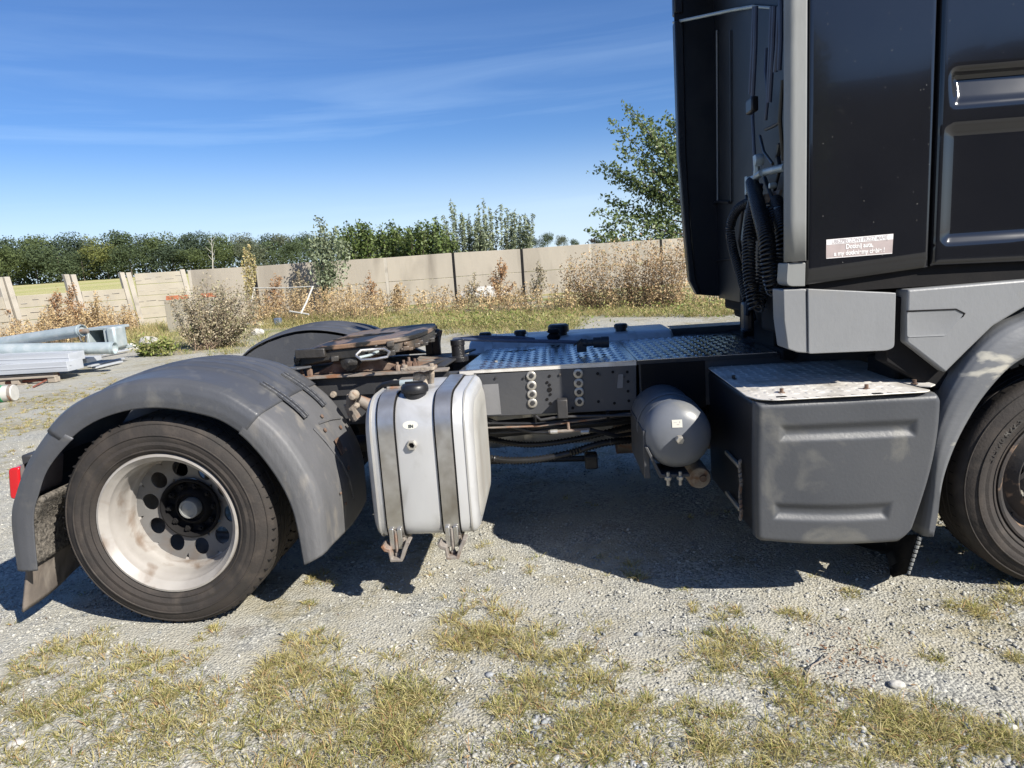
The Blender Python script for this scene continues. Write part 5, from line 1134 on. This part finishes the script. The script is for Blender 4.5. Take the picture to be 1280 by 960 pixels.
B().box(c_.x+.19, c_.x+.40, 14.85, 15.3, c_.z-.22, c_.z+.27).build('end_flange', galv, bx_, bevel=.05); B().box(c_.x-.23, c_.x+.10, 15.45, 15.55, c_.z-.2, c_.z+.2).build('hollow_back', blackm, bx_)
# pallet
pc = G(35,478); pt = thing('wood_pallet', 'weathered wooden pallet carrying the grey profiles at left', 'pallet', (pc.x, pc.y, float(gh(pc.x, pc.y))))
pz = P(40,469,Y=13.0).z
for yy in (12.75, 13.2, 13.65): B().box(-12.5, P(70,470,Y=yy).x, yy-.06, yy+.06, pz-.03, pz).build('deck_board', woodm, pt, bevel=.004)
for px in (-40, 22, 68):
    for yy in (12.78, 13.6): c_ = P(px,477,Y=yy); B().box(c_.x-.08,c_.x+.08,yy-.07,yy+.07,.02,pz-.03).build('block', woodm, pt, bevel=.006)
    B().box(c_.x-.07,c_.x+.07,12.7,13.7,.0,.03).build('runner', woodm, pt)
tag(B().tube([G(8,482)+Vector((0,0,.05)), G(60,478)+Vector((0,0,.06)), G(74,472)+Vector((0,0,.08))], .03, 8).build('rusty_bar', redwood), 'red-brown rusty bar along the front of the pallet', 'bar')
tag(B().tube([G(42,485)+Vector((0,0,.02)), G(72,474)+Vector((0,0,.09))], .018, 8).build('rusty_bar', redwood), 'thin dark rusty rod slanting off the pallet onto gravel', 'bar')
c_ = G(2,503)+Vector((0,0,.14)); dr_ = thing('roll', 'white plastic roll with a green band, cut by the left edge of the picture', 'roll', tuple(c_))
B().tube([c_+Vector((-.5,-.1,0)), c_+Vector((.22,.05,0))], .135, 24).build('tube', whitep, dr_, bevel=.01); B().tube([c_+Vector((-.13,-.024,0)), c_+Vector((.06,.014,0))], .139, 24).build('green_band', greenb, dr_); B().tube([c_+Vector((.16,.034,0)), c_+Vector((.20,.043,0))], .141, 24).build('end_ring', rustgrey, dr_)
for k_, (a, c_) in enumerate((((112,460),(154,450)), ((118,463),(152,455)), ((128,447),(160,441)))):
    A1, C1 = G(*a), G(*c_); d = C1-A1; tag(B().obox((A1+C1)/2+Vector((0,0,.04+.02*k_)), d/2, Vector((-d.y,d.x,0)).normalized()*.05, (0,0,.018)).build('loose_slat', plankm, bevel=.003),
        ['thin grey slat lying on gravel right of the pallet, front one', 'grey slat lying half under its twin right of the pallet', 'grey slat behind the other two, by the green weeds'][k_], 'slat')
# small debris: white sack, bricks, white frame
def lump(name, c_, s, m, lab, cat, seed, sc=(1,.7,.6), sub=3):
    bq = bmesh.new(); bmesh.ops.create_icosphere(bq, subdivisions=sub, radius=1)
    for v in bq.verts:
        v.co *= 1+.3*noise.noise(v.co*1.7+Vector((seed,0,0)))+.1*noise.noise(v.co*5+Vector((0,seed,0))); v.co = Vector((v.co.x*s*sc[0], v.co.y*s*sc[1], v.co.z*s*sc[2]))
    me = bpy.data.meshes.new(name); bq.to_mesh(me); bq.free(); me.materials.append(m)
    o = bpy.data.objects.new(name, me); COL.objects.link(o); o.location = c_; return tag(o, lab, cat)
q = G(162,437); lump('rubble_stone', (q.x,q.y,q.z+.06), .18, stonem, 'pale rubble lump at the foot of the green weeds, left of the big dry bush', 'stone', 3, (1.4,.7,.6))
q = G(187,430); lump('rubble_stone', (q.x,q.y,q.z+.09), .2, stonem, 'whitish rubble stone with a dark side, beside the base of the big dry bush', 'stone', 9, (1.5,.7,.7))
q = P(603,368,Y=27.5); lump('rubble_heap', (q.x,q.y,q.z), .55, stonem, 'grey rubble heap against the tan wall, behind the dry weeds in the middle', 'rubble', 5, (1.7,.7,.6))
q = P(322,416,Y=20); lump('rubble_stone', (q.x,q.y,q.z), .15, stonem, 'white broken block among weeds right of the big dry bush', 'stone', 21, (1.3,.7,.8))
c_ = G(348,407); tag(B().box(c_.x-.12,c_.x+.12,c_.y-.1,c_.y+.1,c_.z-.02,c_.z+.26).build('blue_canister', mat('blue_grey_plastic', (.10,.13,.19)), bevel=.04), 'small dark blue-grey canister half hidden in dry weeds', 'canister')
wf = thing('white_frame', 'white tubular metal frame lying in the weeds before the tan wall', 'frame', tuple(P(350,372,Y=22)))
B().tube([P(316,360,Y=22.5), P(350,360,Y=22.3), P(392,358,Y=22)], .018, 8).build('rail', whitep, wf); B().tube([P(391,358,Y=22), P(383,378,Y=21.8), P(376,392,Y=21.6)], .03, 8).build('leg', whitep, wf); B().tube([P(318,361,Y=22.5), P(314,378,Y=22.3)], .022, 8).build('leg', whitep, wf); B().tube([P(362,389,Y=21.8), P(386,393,Y=21.6)], .028, 8).build('rail', whitep, wf)
for k_, (px0, px1, py) in enumerate(((209,228,372), (252,267,369))):
    q = P((px0+px1)/2, py, Y=23.2); bs = thing('brick_stack', ['orange brick pile in front of the pale board wall, left of the dry bush', 'orange brick pile seen through the twigs of the big dry bush'][k_], 'bricks', (q.x, 23.2, q.z-.2))
    wdt = (P(px1,py,Y=23.2)-P(px0,py,Y=23.2)).length; x = q.x-wdt/2
    while x < q.x+wdt/2:
        for zz in (0,1): B().box(x+.01*zz, x+.235+.01*zz, 23.1+.01*zz, 23.22, q.z-.07+.072*zz, q.z-.002+.072*zz).build('brick', brickm, bs, bevel=.004)
        x += .25
    B().box(q.x-wdt/2-.05, q.x+wdt/2+.05, 23.05, 23.3, float(gh(q.x,23.2))-.05, q.z-.072).build('concrete_block', concw, bs, bevel=.01)

# ================================================================== vegetation
def leaves(cent, size, elong=1.0, up=.3, jit=.35, out=None):
    """one bent diamond leaf per centre -> verts (n*4,3), faces"""
    n = len(cent); s = size*rng.uniform(1-jit, 1+jit, n)
    nm = rng.normal(size=(n, 3)); nm[:, 2] += up
    if out is not None: nm += out*1.0
    nm /= np.linalg.norm(nm, axis=1)[:, None]
    a = np.cross(nm, rng.normal(size=(n, 3))); a /= np.linalg.norm(a, axis=1)[:, None]+1e-9; c = np.cross(nm, a)
    V = np.stack([cent-a*s[:,None]*elong, cent-c*s[:,None]*.55, cent+a*s[:,None]*elong, cent+c*s[:,None]*.55+nm*s[:,None]*.15], 1)
    F = np.arange(n*4).reshape(n, 4); return V.reshape(-1, 3), F
def stemmesh(segs, name, m, parent, n=4):
    b = B()
    for path, r in segs: b.tube(path, r, n, cap=False)
    return b.build(name, m, parent, fix=False)
def curve(a, c, bend, k=7):
    a, c = Vector(a), Vector(c); mid = (a+c)/2+Vector(bend); return [a*(1-t)**2+mid*2*t*(1-t)+c*t*t for t in [i/k for i in range(k+1)]]
def sample_path(path, t):
    x = t*(len(path)-1); i = min(int(x), len(path)-2); return path[i].lerp(path[i+1], x-i)
# --- crown trees of the distant wood (four shared crowns, scaled)
def crown_mesh(seed, nl, leaf, m, squash=1.0):
    r = np.random.default_rng(seed); C_ = []; O_ = []
    nlobe = 19
    for i in range(nlobe):
        th = r.uniform(0, 6.28); hh = .18+.62*r.random()**.85; rad = .42*math.sqrt(max(0, 1-((hh-.40)/.50)**2))*r.uniform(.35, 1.0)
        c = np.array([math.cos(th)*rad, math.sin(th)*rad, hh]); lr = r.uniform(.15, .24)*(1.15-.35*hh)
        k = nl//nlobe; d = r.normal(size=(k, 3)); d /= np.linalg.norm(d, axis=1)[:, None]; rr = lr*r.uniform(.55, 1.12, k)[:, None]
        C_.append(c+d*rr*np.array([1,1,.8])); O_.append(d)
    C_ = np.concatenate(C_); O_ = np.concatenate(O_); V, F = leaves(C_, leaf, 1.0, .35, .5, O_*1.1)
    o = rawmesh('crown', V, F, 4, m); me = o.data; bpy.data.objects.remove(o); return me
crowns = [crown_mesh(s, 4200, .0185, forest[0]) for s in (1,2,3,4)]
tk = B().tube([(0,0,-.02),(0.005,0,.2),(.0,.005,.6)], [.016,.012,.005], 6).build('trunk', barkm); tkm = tk.data; bpy.data.objects.remove(tk)
FL = ['broad dark green wood tree', 'rounded olive green wood tree', 'yellowish green wood tree standing out', 'very dark green wood tree', 'greyish green wood tree']
nfor = 0
def forest_tree(px, pytop, Yd, wf, mi, label=None):
    global nfor
    q = P(px, 340, Y=Yd); z0 = float(gh(q.x, Yd)); top = P(px, pytop-(7 if Yd < 180 else 2), Y=Yd).z; h = top-z0
    t = thing('forest_tree', label or (FL[mi]+', '+PXW(px)), 'tree', (q.x, Yd, z0-.3), 'trees of the distant wood')
    for nm, me in (('crown', crowns[nfor % 4]), ('trunk', tkm)):
        o = bpy.data.objects.new(nm, me); COL.objects.link(o); o.parent = t
        if nm == 'crown': o.data = me; o.material_slots[0].link = 'OBJECT'; o.material_slots[0].material = forest[mi]
    t.scale = (h*wf, h*wf, h); t.rotation_euler.z = random.uniform(0, 6.28); nfor += 1; return t
def PXW(px):
    w = [(-20,'left of the picture'),(0,'cut by the left edge'),(20,'in the left corner'),(40,'near the left edge'),(70,'right of the first post'),(82,'left of the second post'),(96,'over the leaning post'),(112,'just past the leaning post'),(126,'over the low wall'),(140,'left of the tall boards'),(155,'before the tall boards'),(172,'over the tall boards, left'),(190,'over the tall boards'),(210,'over the tall boards, right'),
         (225,'over the slab wall start'),(236,'over the dry bush, left'),(248,'over the dry bush'),(262,'touching the birch, left'),(275,'touching the birch, right'),(295,'left of the straw spikes'),(312,'behind the straw spikes'),(325,'right of the straw spikes'),(340,'between spikes and sapling'),(360,'left of the sapling'),(372,'close left of the sapling'),(390,'behind the sapling'),(420,'right behind the sapling'),(450,'behind the dense bushy tree'),(490,'behind the twin-topped tree'),(9999,'behind the pointed trees')]
    return next(t for x, t in w if px <= x)
def nb_lab(base, i, px): return base
order = [(-40,300,148,1.0,0),(-8,299,150,1.0,3),(28,294,152,.95,0),(62,292,149,1.0,1),(88,289,150,.9,3),(118,291,152,.8,2),(146,287,146,1.0,0),(178,293,151,.9,3),(204,290,149,.95,1),
         (232,293,150,.9,0),(254,289,147,.9,3),(282,291,152,.9,1),(306,291,156,.9,4),(330,292,158,.9,3),(352,293,160,.9,4),(378,292,161,.9,0),(404,294,164,.9,4),(436,296,168,.9,3),(470,297,172,.9,0),(505,298,176,.9,4)]
seen_l = {}
pos_words = ['first', 'second', 'third', 'fourth', 'fifth', 'sixth', 'seventh', 'eighth', 'ninth', 'tenth', 'eleventh', 'twelfth', 'thirteenth', 'fourteenth', 'fifteenth', 'sixteenth', 'seventeenth', 'eighteenth', 'nineteenth', 'twentieth']
for i, a in enumerate(order): forest_tree(*a, label=FL[a[4]]+', far off, '+PXW(a[0]))
for i, (px, py, wf) in enumerate([(10,306,1.3),(75,304,1.3),(135,305,1.3),(165,306,1.2),(218,304,1.3),(268,303,1.3),(318,303,1.3),(365,303,1.2),(45,312,1.3),(104,313,1.2),(240,312,1.2)]):
    forest_tree(px, py, 141+i % 3, wf, (1,0,2,0,3,1,4,0,1,0,1)[i], label='lower %s tree at the wood edge, %s' % (('olive','green','yellowish','green','dark','olive','grey green','green','olive','green','olive')[i], PXW(px)))
for i, (px, py) in enumerate([(560,300),(598,300),(640,300),(668,296),(686,289),(704,292),(722,297),(745,298),(770,298),(800,298),(830,297),(870,296)]):
    forest_tree(px, py, 190, 1.0 if i not in (4,5) else .9, (0,4,0,3)[i % 4], label='far small %s tree %s' % (('green','grey green','green','dark')[i % 4], ['behind the willow, left side','behind the willow','behind the willow, right side','just right of the willow','the taller one right of the willow','beside the taller one right of the willow','low, left of the aspen','at the left foot of the aspen','behind the aspen leaves','behind the aspen','behind the aspen near the cab','hidden by the cab edge'][i]))
# dark understorey that fills the wood's foot
c_ = []
for _ in range(9000):
    px = random.uniform(-120, 560); Yd = random.uniform(143, 165); q = P(px, 340, Y=Yd); c_.append((q.x, Yd, float(gh(q.x, Yd))+random.random()**1.3*5.5))
V, F = leaves(np.array(c_), .42, 1.0, .3); tag(rawmesh('wood_undergrowth', V, F, 4, forest[0]), 'dark undergrowth filling the foot of the distant wood beyond the field', 'undergrowth', kind='stuff')
# bare birch in the wood
q0 = P(266,348,Y=139); q1_ = P(264,296,Y=139); bt = thing('birch_tree', 'thin pale bare birch trunk before the distant wood', 'tree', (q0.x,139,float(gh(q0.x,139))))
seg = [(curve((q0.x,139,q0.z), q1_, (.2,0,0)), [.17-.02*i for i in range(8)])]
for k_ in range(7):
    t = .35+.09*k_; p = sample_path(seg[0][0], t); s = (-1)**k_; seg.append((curve(p, p+Vector((s*random.uniform(.6,1.3),0,random.uniform(.8,1.7))), (0,0,-.2), 3), [.06,.05,.04,.02]))
stemmesh(seg, 'trunk', mat('pale_bark', (.42,.40,.36), (.3,.29,.26), 2, .8), bt, 5)

# --- plants made of shoots: base -> tip curves carrying leaves
def shoots(name, label, cat, root, specs, leaf, elong, per_m, spread, lm, sm, t0=.25, stem_r=.012, up=.3, taper=.6, group=None, twigs=0, kind=None):
    t = thing(name, label, cat, tuple(root), group); segs = []; C_ = []
    for a, c, bend in specs:
        path = curve(a, c, bend); L_ = (Vector(c)-Vector(a)).length; segs.append((path, [stem_r*(1-.85*i/7) for i in range(8)]))
        n = max(4, int(L_*per_m)); tt = t0+(1-t0)*rng.random(n)
        for u in tt:
            p = sample_path(path, u); w = spread*(1-taper*u); d = rng.normal(size=3)*w; C_.append((p.x+d[0], p.y+d[1], p.z+d[2]*.8))
        for k_ in range(twigs):
            u = random.uniform(t0, .95); p = sample_path(path, u); w = spread*2.2*(1-taper*u); d = Vector((random.gauss(0,1), random.gauss(0,1), random.uniform(.2,1.3)))*w
            segs.append(([p, p+d*.5, p+d], [stem_r*.4, stem_r*.3, stem_r*.15]))
            for _ in range(5): f = random.random(); C_.append(tuple(p+d*f+Vector((random.gauss(0,.03),random.gauss(0,.03),random.gauss(0,.03)))))
    stemmesh(segs, 'stem', sm, t); V, F = leaves(np.array(C_), leaf, elong, up); rawmesh('foliage', V, F, 4, lm, t); return t
stemdry = mat('dry_stem', (.30,.22,.15), (.20,.14,.10), 5, .9); stemgr = mat('green_stem', (.18,.19,.09), (.14,.13,.07), 5, .9)
# aspen right
YA = 33.5; base = P(872, 320, Y=YA); zb = float(gh(base.x, YA)); tr0 = Vector((base.x, YA, zb)); tr1 = P(878, 60, Y=YA); trunk = curve(tr0, tr1, (.2,0,0), 12)
asp = thing('aspen_tree', 'tall loose-leaved aspen behind the tan wall, half hidden by the cab', 'tree', tuple(tr0))
segs = [(trunk, [.15*(1-.85*i/12) for i in range(13)])]; C_ = []
tips = [(779,130,.50),(764,152,.42),(790,140,.52),(803,168,.5),(745,212,.33),(752,206,.36),(762,205,.36),(768,182,.42),(741,262,.22),(756,245,.28),(735,289,.10),(752,282,.12),(770,262,.22),(748,296,.05),(775,300,.03),(790,295,.03),(812,150,.5),(820,170,.46),(832,145,.55),(842,150,.55),(838,180,.45),(850,130,.6),(800,200,.4),(785,225,.32),(810,235,.3),(798,260,.22),(820,275,.15),(830,215,.4),(840,245,.3),(835,290,.1),(812,298,.05),
        (862,100,.7),(880,70,.9),(900,90,.8),(925,120,.65),(945,160,.5),(960,200,.4),(965,240,.3),(960,280,.15),(920,180,.5),(930,230,.35),(900,140,.6),(895,200,.45),(890,260,.3),(915,290,.15),(870,180,.5),(865,230,.35),(868,280,.15),(850,200,.42),(855,260,.25)]
for px, py, t_ in tips:
    a = sample_path(trunk, t_*.85); c = P(px, py, Y=YA+random.uniform(-1.1,1.1)); path = curve(a, c, (0, 0, -.25+random.uniform(-.2,.1)), 9); L_ = (c-a).length
    segs.append((path, [.045*(1-.88*i/9) for i in range(10)]))
    for _ in range(int(L_*26)+34):
        u = 1-random.random()**.85*.72; p = sample_path(path, u); w = .12+.30*(1-u)**.8
        cc = Vector((p.x+random.gauss(0,w), p.y+random.gauss(0,w), p.z+random.gauss(0,w*.8)))
        for _ in range(3): C_.append(tuple(cc+Vector((random.gauss(0,.07),random.gauss(0,.07),random.gauss(0,.06)))))
stemmesh(segs, 'trunk', barkm, asp, 6); V, F = leaves(np.array(C_), .085, 1.0, .4); rawmesh('crown', V, F, 4, leafA, asp)
# willow with upright shoots
YW = 36; wspec = []
for i in range(60):
    px = random.uniform(552, 668); top = 266+random.uniform(0, 28)
    if i < 14: px = [563,567,576,586,598,604,612,620,626,634,643,650,656,663][i]; top = [250,256,266,268,256,249,260,262,255,260,262,270,266,282][i]
    c = P(px, top, Y=YW+random.uniform(-.8,.8)); a = P(612+(px-612)*.75, 330, Y=YW); a.z = float(gh(a.x, YW)); wspec.append((a, c, ((c.x-a.x)*.25,0,-.3)))
shoots('willow_shrub', 'silvery green willow with upright spiky shoots behind the tan wall', 'tree', wspec[0][0], wspec, .055, 1.8, 50, .11, leafB, barkm, t0=.3, stem_r=.03, taper=.55)
# bushy green trees behind the wall
def bushy(label, pxs_, tops, Yd, basepx, lm=leafC, per=38, leaf=.08, sp=.21, n=22):
    spec = []
    for i in range(n):
        k = i % len(pxs_); px = pxs_[k]+random.uniform(-9, 9); top = tops[k]+random.uniform(0, 16) if i >= len(pxs_) else tops[k]
        c = P(px, top, Y=Yd+random.uniform(-.9,.9)); a = P(basepx+(px-basepx)*.5, 330, Y=Yd); a.z = float(gh(a.x, Yd)); spec.append((a, c, ((c.x-a.x)*.3,0,-.2)))
    return shoots('bushy_tree', label, 'tree', spec[0][0], spec, leaf, 1.1, per, sp, lm, barkm, t0=.35, stem_r=.035, taper=.5, group='bushy trees behind the tan wall')
bushy('dense green bushy tree behind the wall, just right of the wall sapling', [428,438,448,460,468], [282,276,278,280,284], 37, 448, n=30)
bushy('bushy tree behind the wall with two pointed tops, left of the straight pair', [476,484,496,506], [288,280,276,284], 37.5, 490, n=24)
bushy('narrow bushy tree with a pointed top, third in the row behind the wall', [512,518,526], [284,276,282], 37, 518, n=18)
bushy('narrow pointed bushy tree next to the silvery willow', [536,541,549], [280,270,282], 37.2, 541, n=20)
bushy('low leafy shrub filling the gap left of the willow foot', [552,560,570], [290,288,292], 35, 560, n=14)
# sapling in front of the wall
spec = []
for px, top in ((392,292),(398,272),(405,282),(412,290),(420,285),(428,300),(388,305),(436,306),(402,300),(415,305)):
    c = P(px, top, Y=26.3); a = P(409, 392, Y=26.3); spec.append((a, c, (random.uniform(-.2,.2),0,.1)))
shoots('wall_sapling', 'light green sapling growing before the tan wall and topping it', 'sapling', spec[0][0], spec, .055, 1.3, 75, .15, leafB, stemgr, t0=.35, stem_r=.018, taper=.4)
spec = [(P(752,330,Y=35.5), P(px, top, Y=35.5), (0,0,0)) for px, top in ((738,300),(745,296),(752,292),(760,293),(768,297),(748,300),(757,299))]
shoots('reddish_shrub', 'reddish brown shrub behind the wall under the aspen', 'shrub', spec[0][0], spec, .06, 1.1, 60, .2, weedr, stemdry, t0=.3, taper=.3)
# big dry bush
spec = []; a0_ = G(262, 436)
for i in range(76):
    px = random.uniform(212, 328); top = 354+abs(px-268)*.25+random.uniform(-4, 40); Yd = a0_.y+random.uniform(-.4,.4); c = P(px, top, Y=Yd); a = a0_+Vector((random.uniform(-.3,.3), random.uniform(-.3,.3), 0)); spec.append((a, c, ((c.x-a.x)*.25,0,-.2)))
for px, top in ((258,342),(252,352),(282,350),(272,356),(246,358),(238,366),(226,372),(300,356),(316,362)): spec.append((a0_, P(px, top, Y=a0_.y), (0,0,-.1)))
shoots('dry_bush', 'large grey-brown dried bush standing alone between the pipe pile and the truck fender', 'bush', a0_, spec, .024, 1.3, 70, .08, weedg, stemdry, t0=.2, stem_r=.010, taper=.3, twigs=5)
spec = [(G(284+random.uniform(-12,12),432), P(284+random.uniform(-24,26), random.uniform(400,424), Y=G(284,432).y), (0,0,.05)) for _ in range(22)]
shoots('leafy_weed', 'bright green leafy weed at the foot of the large dried bush', 'weed', spec[0][0], spec, .04, 1.1, 60, .07, lushm, stemgr, t0=.1, taper=.2)
spec = [(G(195+random.uniform(-22,22),445), P(195+random.uniform(-34,34), random.uniform(418,438), Y=G(195,445).y), (0,0,.05)) for _ in range(26)]
shoots('leafy_weed', 'low green weed clump on gravel in front of the pale rubble', 'weed', spec[0][0], spec, .035, 1.4, 60, .06, lushm, stemgr, t0=.1, taper=.2)
# tall straw spikes
spec = []
for px, top in ((305,309),(308,313),(311,306),(315,318),(318,322),(302,326),(320,330)): spec.append((G(313,402), P(px, top, Y=G(313,402).y), (0,0,0)))
shoots('tall_spike_weed', 'tall straw coloured spikes rising above the tan wall left of the middle', 'weed', spec[0][0], spec, .035, 1.2, 75, .045, drygr, stemdry, t0=.35, stem_r=.012, taper=.5)
def cone_weed(label, px, base, top, w, lm, n=16, Yd=None, per=60, name='dry_weed', lf=.03, grp=None):
    a = G(px, base) if Yd is None else P(px, base, Y=Yd); spec = [(a, P(px+random.uniform(-2,2), top, Y=a.y), (0,0,0))]
    for i in range(n):
        f = random.random(); q0_ = a.lerp(spec[0][1], .15+.6*f); s = random.choice((-1,1)); c = P(px+s*w*(1-f*.75)*random.uniform(.4,1), base+(top-base)*(.45+.5*f), Y=a.y+random.uniform(-.3,.3)); spec.append((q0_, c, (0,0,-.05)))
    return shoots(name, label, 'weed', a, spec, lf, 1.2, per, .06, lm, stemdry, t0=.15, stem_r=.009, taper=.5, twigs=2, group=grp)
cone_weed('rust brown cone-shaped dry weed before the tan wall, tallest in the middle', 626, 388, 322, 22, weedr, 26)
cone_weed('thin greenish dry weed right of the rust brown cone', 673, 388, 326, 15, weedg, 16)
cone_weed('small grey-brown dry weed left of the rust brown cone', 592, 390, 340, 14, weedg, 12)
cone_weed('reddish weed with a narrow top, first tall one right of the sapling', 463, 395, 338, 14, weedr, 14)
cone_weed('thin brown weed between the sapling and the middle of the wall', 500, 395, 350, 14, weedm, 12)
cone_weed('dark stalked weed close to the sapling, left side', 375, 398, 335, 20, weedg, 18)
cone_weed('brownish weed between the tall spikes and the sapling', 345, 400, 340, 20, weedr, 18)
cone_weed('thin twiggy weed before the low wall, right of its middle post', 118, 424, 364, 16, weedm, 14)
cone_weed('reddish dry weed standing against the low wall post', 90, 427, 352, 18, weedr, 16)
cone_weed('dry weed at the foot of the low wall near the left edge', 70, 428, 360, 16, weedr, 14)
cone_weed('dry weed at the far left edge, in front of the low wall', 8, 434, 378, 16, weedr, 12)
# big tan bush by the cab
spec = []
for i in range(80):
    px = random.uniform(700, 872); top = 300+max(0, 770-px)*.42+random.uniform(-6, 34); a = G(790+(px-790)*.6, 388); c = P(px, top, Y=a.y+random.uniform(-.7,.7)); spec.append((a, c, ((c.x-a.x)*.2,0,-.1)))
shoots('tan_bush', 'broad dried tan bush before the wall at right, reaching the cab', 'bush', spec[0][0], spec, .028, 1.3, 75, .13, island_mat('tan_bush_twigs', [(.38,.26,.14), (.50,.36,.21), (.30,.19,.10), (.58,.44,.27), (.28,.25,.11)], .9, .15), stemdry, t0=.1, stem_r=.010, taper=.3, twigs=4)
# belt of mixed dry weeds (uncountable)
C_ = []; segs = []
def belt(n, x0, x1, yb0, yb1, h0, h1, tag_):
    for _ in range(n):
        px = random.uniform(x0, x1); py = random.uniform(yb0, yb1); a = G(px, py-(px-640)*.0+0)
        h = random.uniform(h0, h1); lean = Vector((random.gauss(0,.15), random.gauss(0,.1), 1)); c = a+lean*h; segs.append(([a, a.lerp(c,.6), c], [.007,.005,.003]))
        for k_ in range(int(26*h)+6):
            u = random.uniform(.2, 1.0); p = a.lerp(c, u); w = .09*(1.3-u); C_.append((p.x+random.gauss(0,w), p.y+random.gauss(0,w), p.z+random.gauss(0,w*.6)))
belt(260, 325, 480, 392, 404, .5, 1.25, 0); belt(260, 470, 720, 383, 396, .35, .95, 0); belt(80, 700, 900, 380, 392, .3, .8, 0)
for _ in range(330):
    px = random.uniform(-40, 172) if random.random() < .8 else random.uniform(60, 172); Yd = 21.4+(px-14)*.0262-random.uniform(.25, 2.2); a = P(px, 400, Y=Yd); a.z = float(gh(a.x, Yd)); h = random.uniform(.4, 1.35)*(1 if 50 < px < 130 else .75)
    lean = Vector((random.gauss(0,.15), random.gauss(0,.1), 1)); c = a+lean*h; segs.append(([a, a.lerp(c,.6), c], [.007,.005,.003]))
    for k_ in range(int(28*h)+6):
        u = random.uniform(.2, 1.0); p = a.lerp(c, u); w = .09*(1.3-u); C_.append((p.x+random.gauss(0,w), p.y+random.gauss(0,w), p.z+random.gauss(0,w*.6)))
belt(50, 200, 330, 402, 412, .3, .9, 0)
wb = thing('dry_weed_belt', 'tangle of waist-high brown dry weeds all along the foot of the wall', 'weeds', (0,24,.2))
stemmesh(segs, 'stem', stemdry, wb, 3)['kind'] = 'stuff'; V, F = leaves(np.array(C_), .030, 1.4, .3); rawmesh('seed_heads', V, F, 4, weedm, wb)['kind'] = 'stuff'
wb['kind'] = 'stuff'
# tall dry grass and lush strip
tufts = []
def gbelt(n, x0, x1, y0, y1, h, g, rad=.16, cnt=26):
    for _ in range(n):
        q = G(random.uniform(x0, x1), random.uniform(y0, y1)); tufts.append((q.x, q.y, rad*random.uniform(.5,1.3), cnt, h*random.uniform(.5,1.2), max(0,min(1,g+random.uniform(-.25,.25)))))
gbelt(900, 330, 720, 392, 412, .36, .35); gbelt(520, 690, 935, 378, 396, .34, .35); gbelt(120, 205, 335, 408, 436, .3, .4); gbelt(120, 140, 210, 408, 430, .5, .25); gbelt(260, -20, 160, 412, 424, .3, .2)
gbelt(300, 420, 720, 404, 420, .26, .5); gbelt(60, 180, 300, 430, 444, .18, .5)
V, F, mi = blades(tufts, None)
tag(rawmesh('tall_grass', V, F, 4, [drygr, lushm, weedm], midx=mi), 'tall straw and green grass between the yard and the wall', 'grass', kind='stuff')
C_ = []
for _ in range(3600):
    if random.random() < .55: px, py = random.gauss(620, 60), random.uniform(398, 414)
    else: px, py = random.gauss(850, 55), random.uniform(380, 397)
    q = G(px, py); C_.append((q.x, q.y, q.z+random.random()**1.5*.32))
V, F = leaves(np.array(C_), .035, 1.2, .6); tag(rawmesh('green_ground_cover', V, F, 4, lushm), 'fresh green low weeds in a strip behind the truck deck', 'weeds', kind='stuff')

# ================================================================== behind the photographer (seen mirrored in the black paint)
def MP(px, py, Yb):      # point at depth Yb whose mirror image in the cab side shows at (px, py)
    q = P(px, py, Y=2*YN-Yb); return Vector((q.x, Yb, q.z))
YB = -15
bn = thing('barn', 'long dark barn with a low pitched roof behind the photographer, mirrored in the cab paint', 'barn', (10, YB-5, 0))
prof = [(MP(1040,96,YB).x, 0), (MP(1040,96,YB).x, MP(1040,98,YB).z), (MP(1172,82,YB).x, MP(1172,82,YB).z), (MP(1250,56,YB).x, MP(1250,56,YB).z), (MP(1300,56,YB).x, MP(1300,56,YB).z), (MP(1500,90,YB).x, MP(1500,90,YB).z), (MP(1500,90,YB).x, 0)]
B().prism('y', prof, YB-9, YB).build('wall', barnm, bn)
B().prism('y', [(MP(1236,60,YB).x, 6.5), (MP(1236,45,YB).x, MP(1236,45,YB).z), (MP(1256,42,YB).x, MP(1256,42,YB).z), (MP(1256,60,YB).x, 6.5)], YB-2, YB-1).build('chimney', barnm, bn)
B().box(prof[0][0]-22, prof[0][0]-.5, YB-6, YB-1, -.2, 4.4).build('side_wing', barnm, bn)
a = MP(1018, 330, -13); a.z = 0; spec = [(a, MP(px, py, -13+random.uniform(-.8,.8)), (0,0,0)) for px, py in ((1010,40),(1018,20),(1025,15),(1034,30),(1040,60),(1005,80),(1045,90),(1012,60),(1030,70),(1000,110),(1042,120))]
shoots('yard_tree', 'slim dark tree behind the photographer, mirrored at the left of the black panel', 'tree', a, spec, .12, 1.0, 60, .35, leafC, barkm, t0=.25, stem_r=.06, taper=.5)
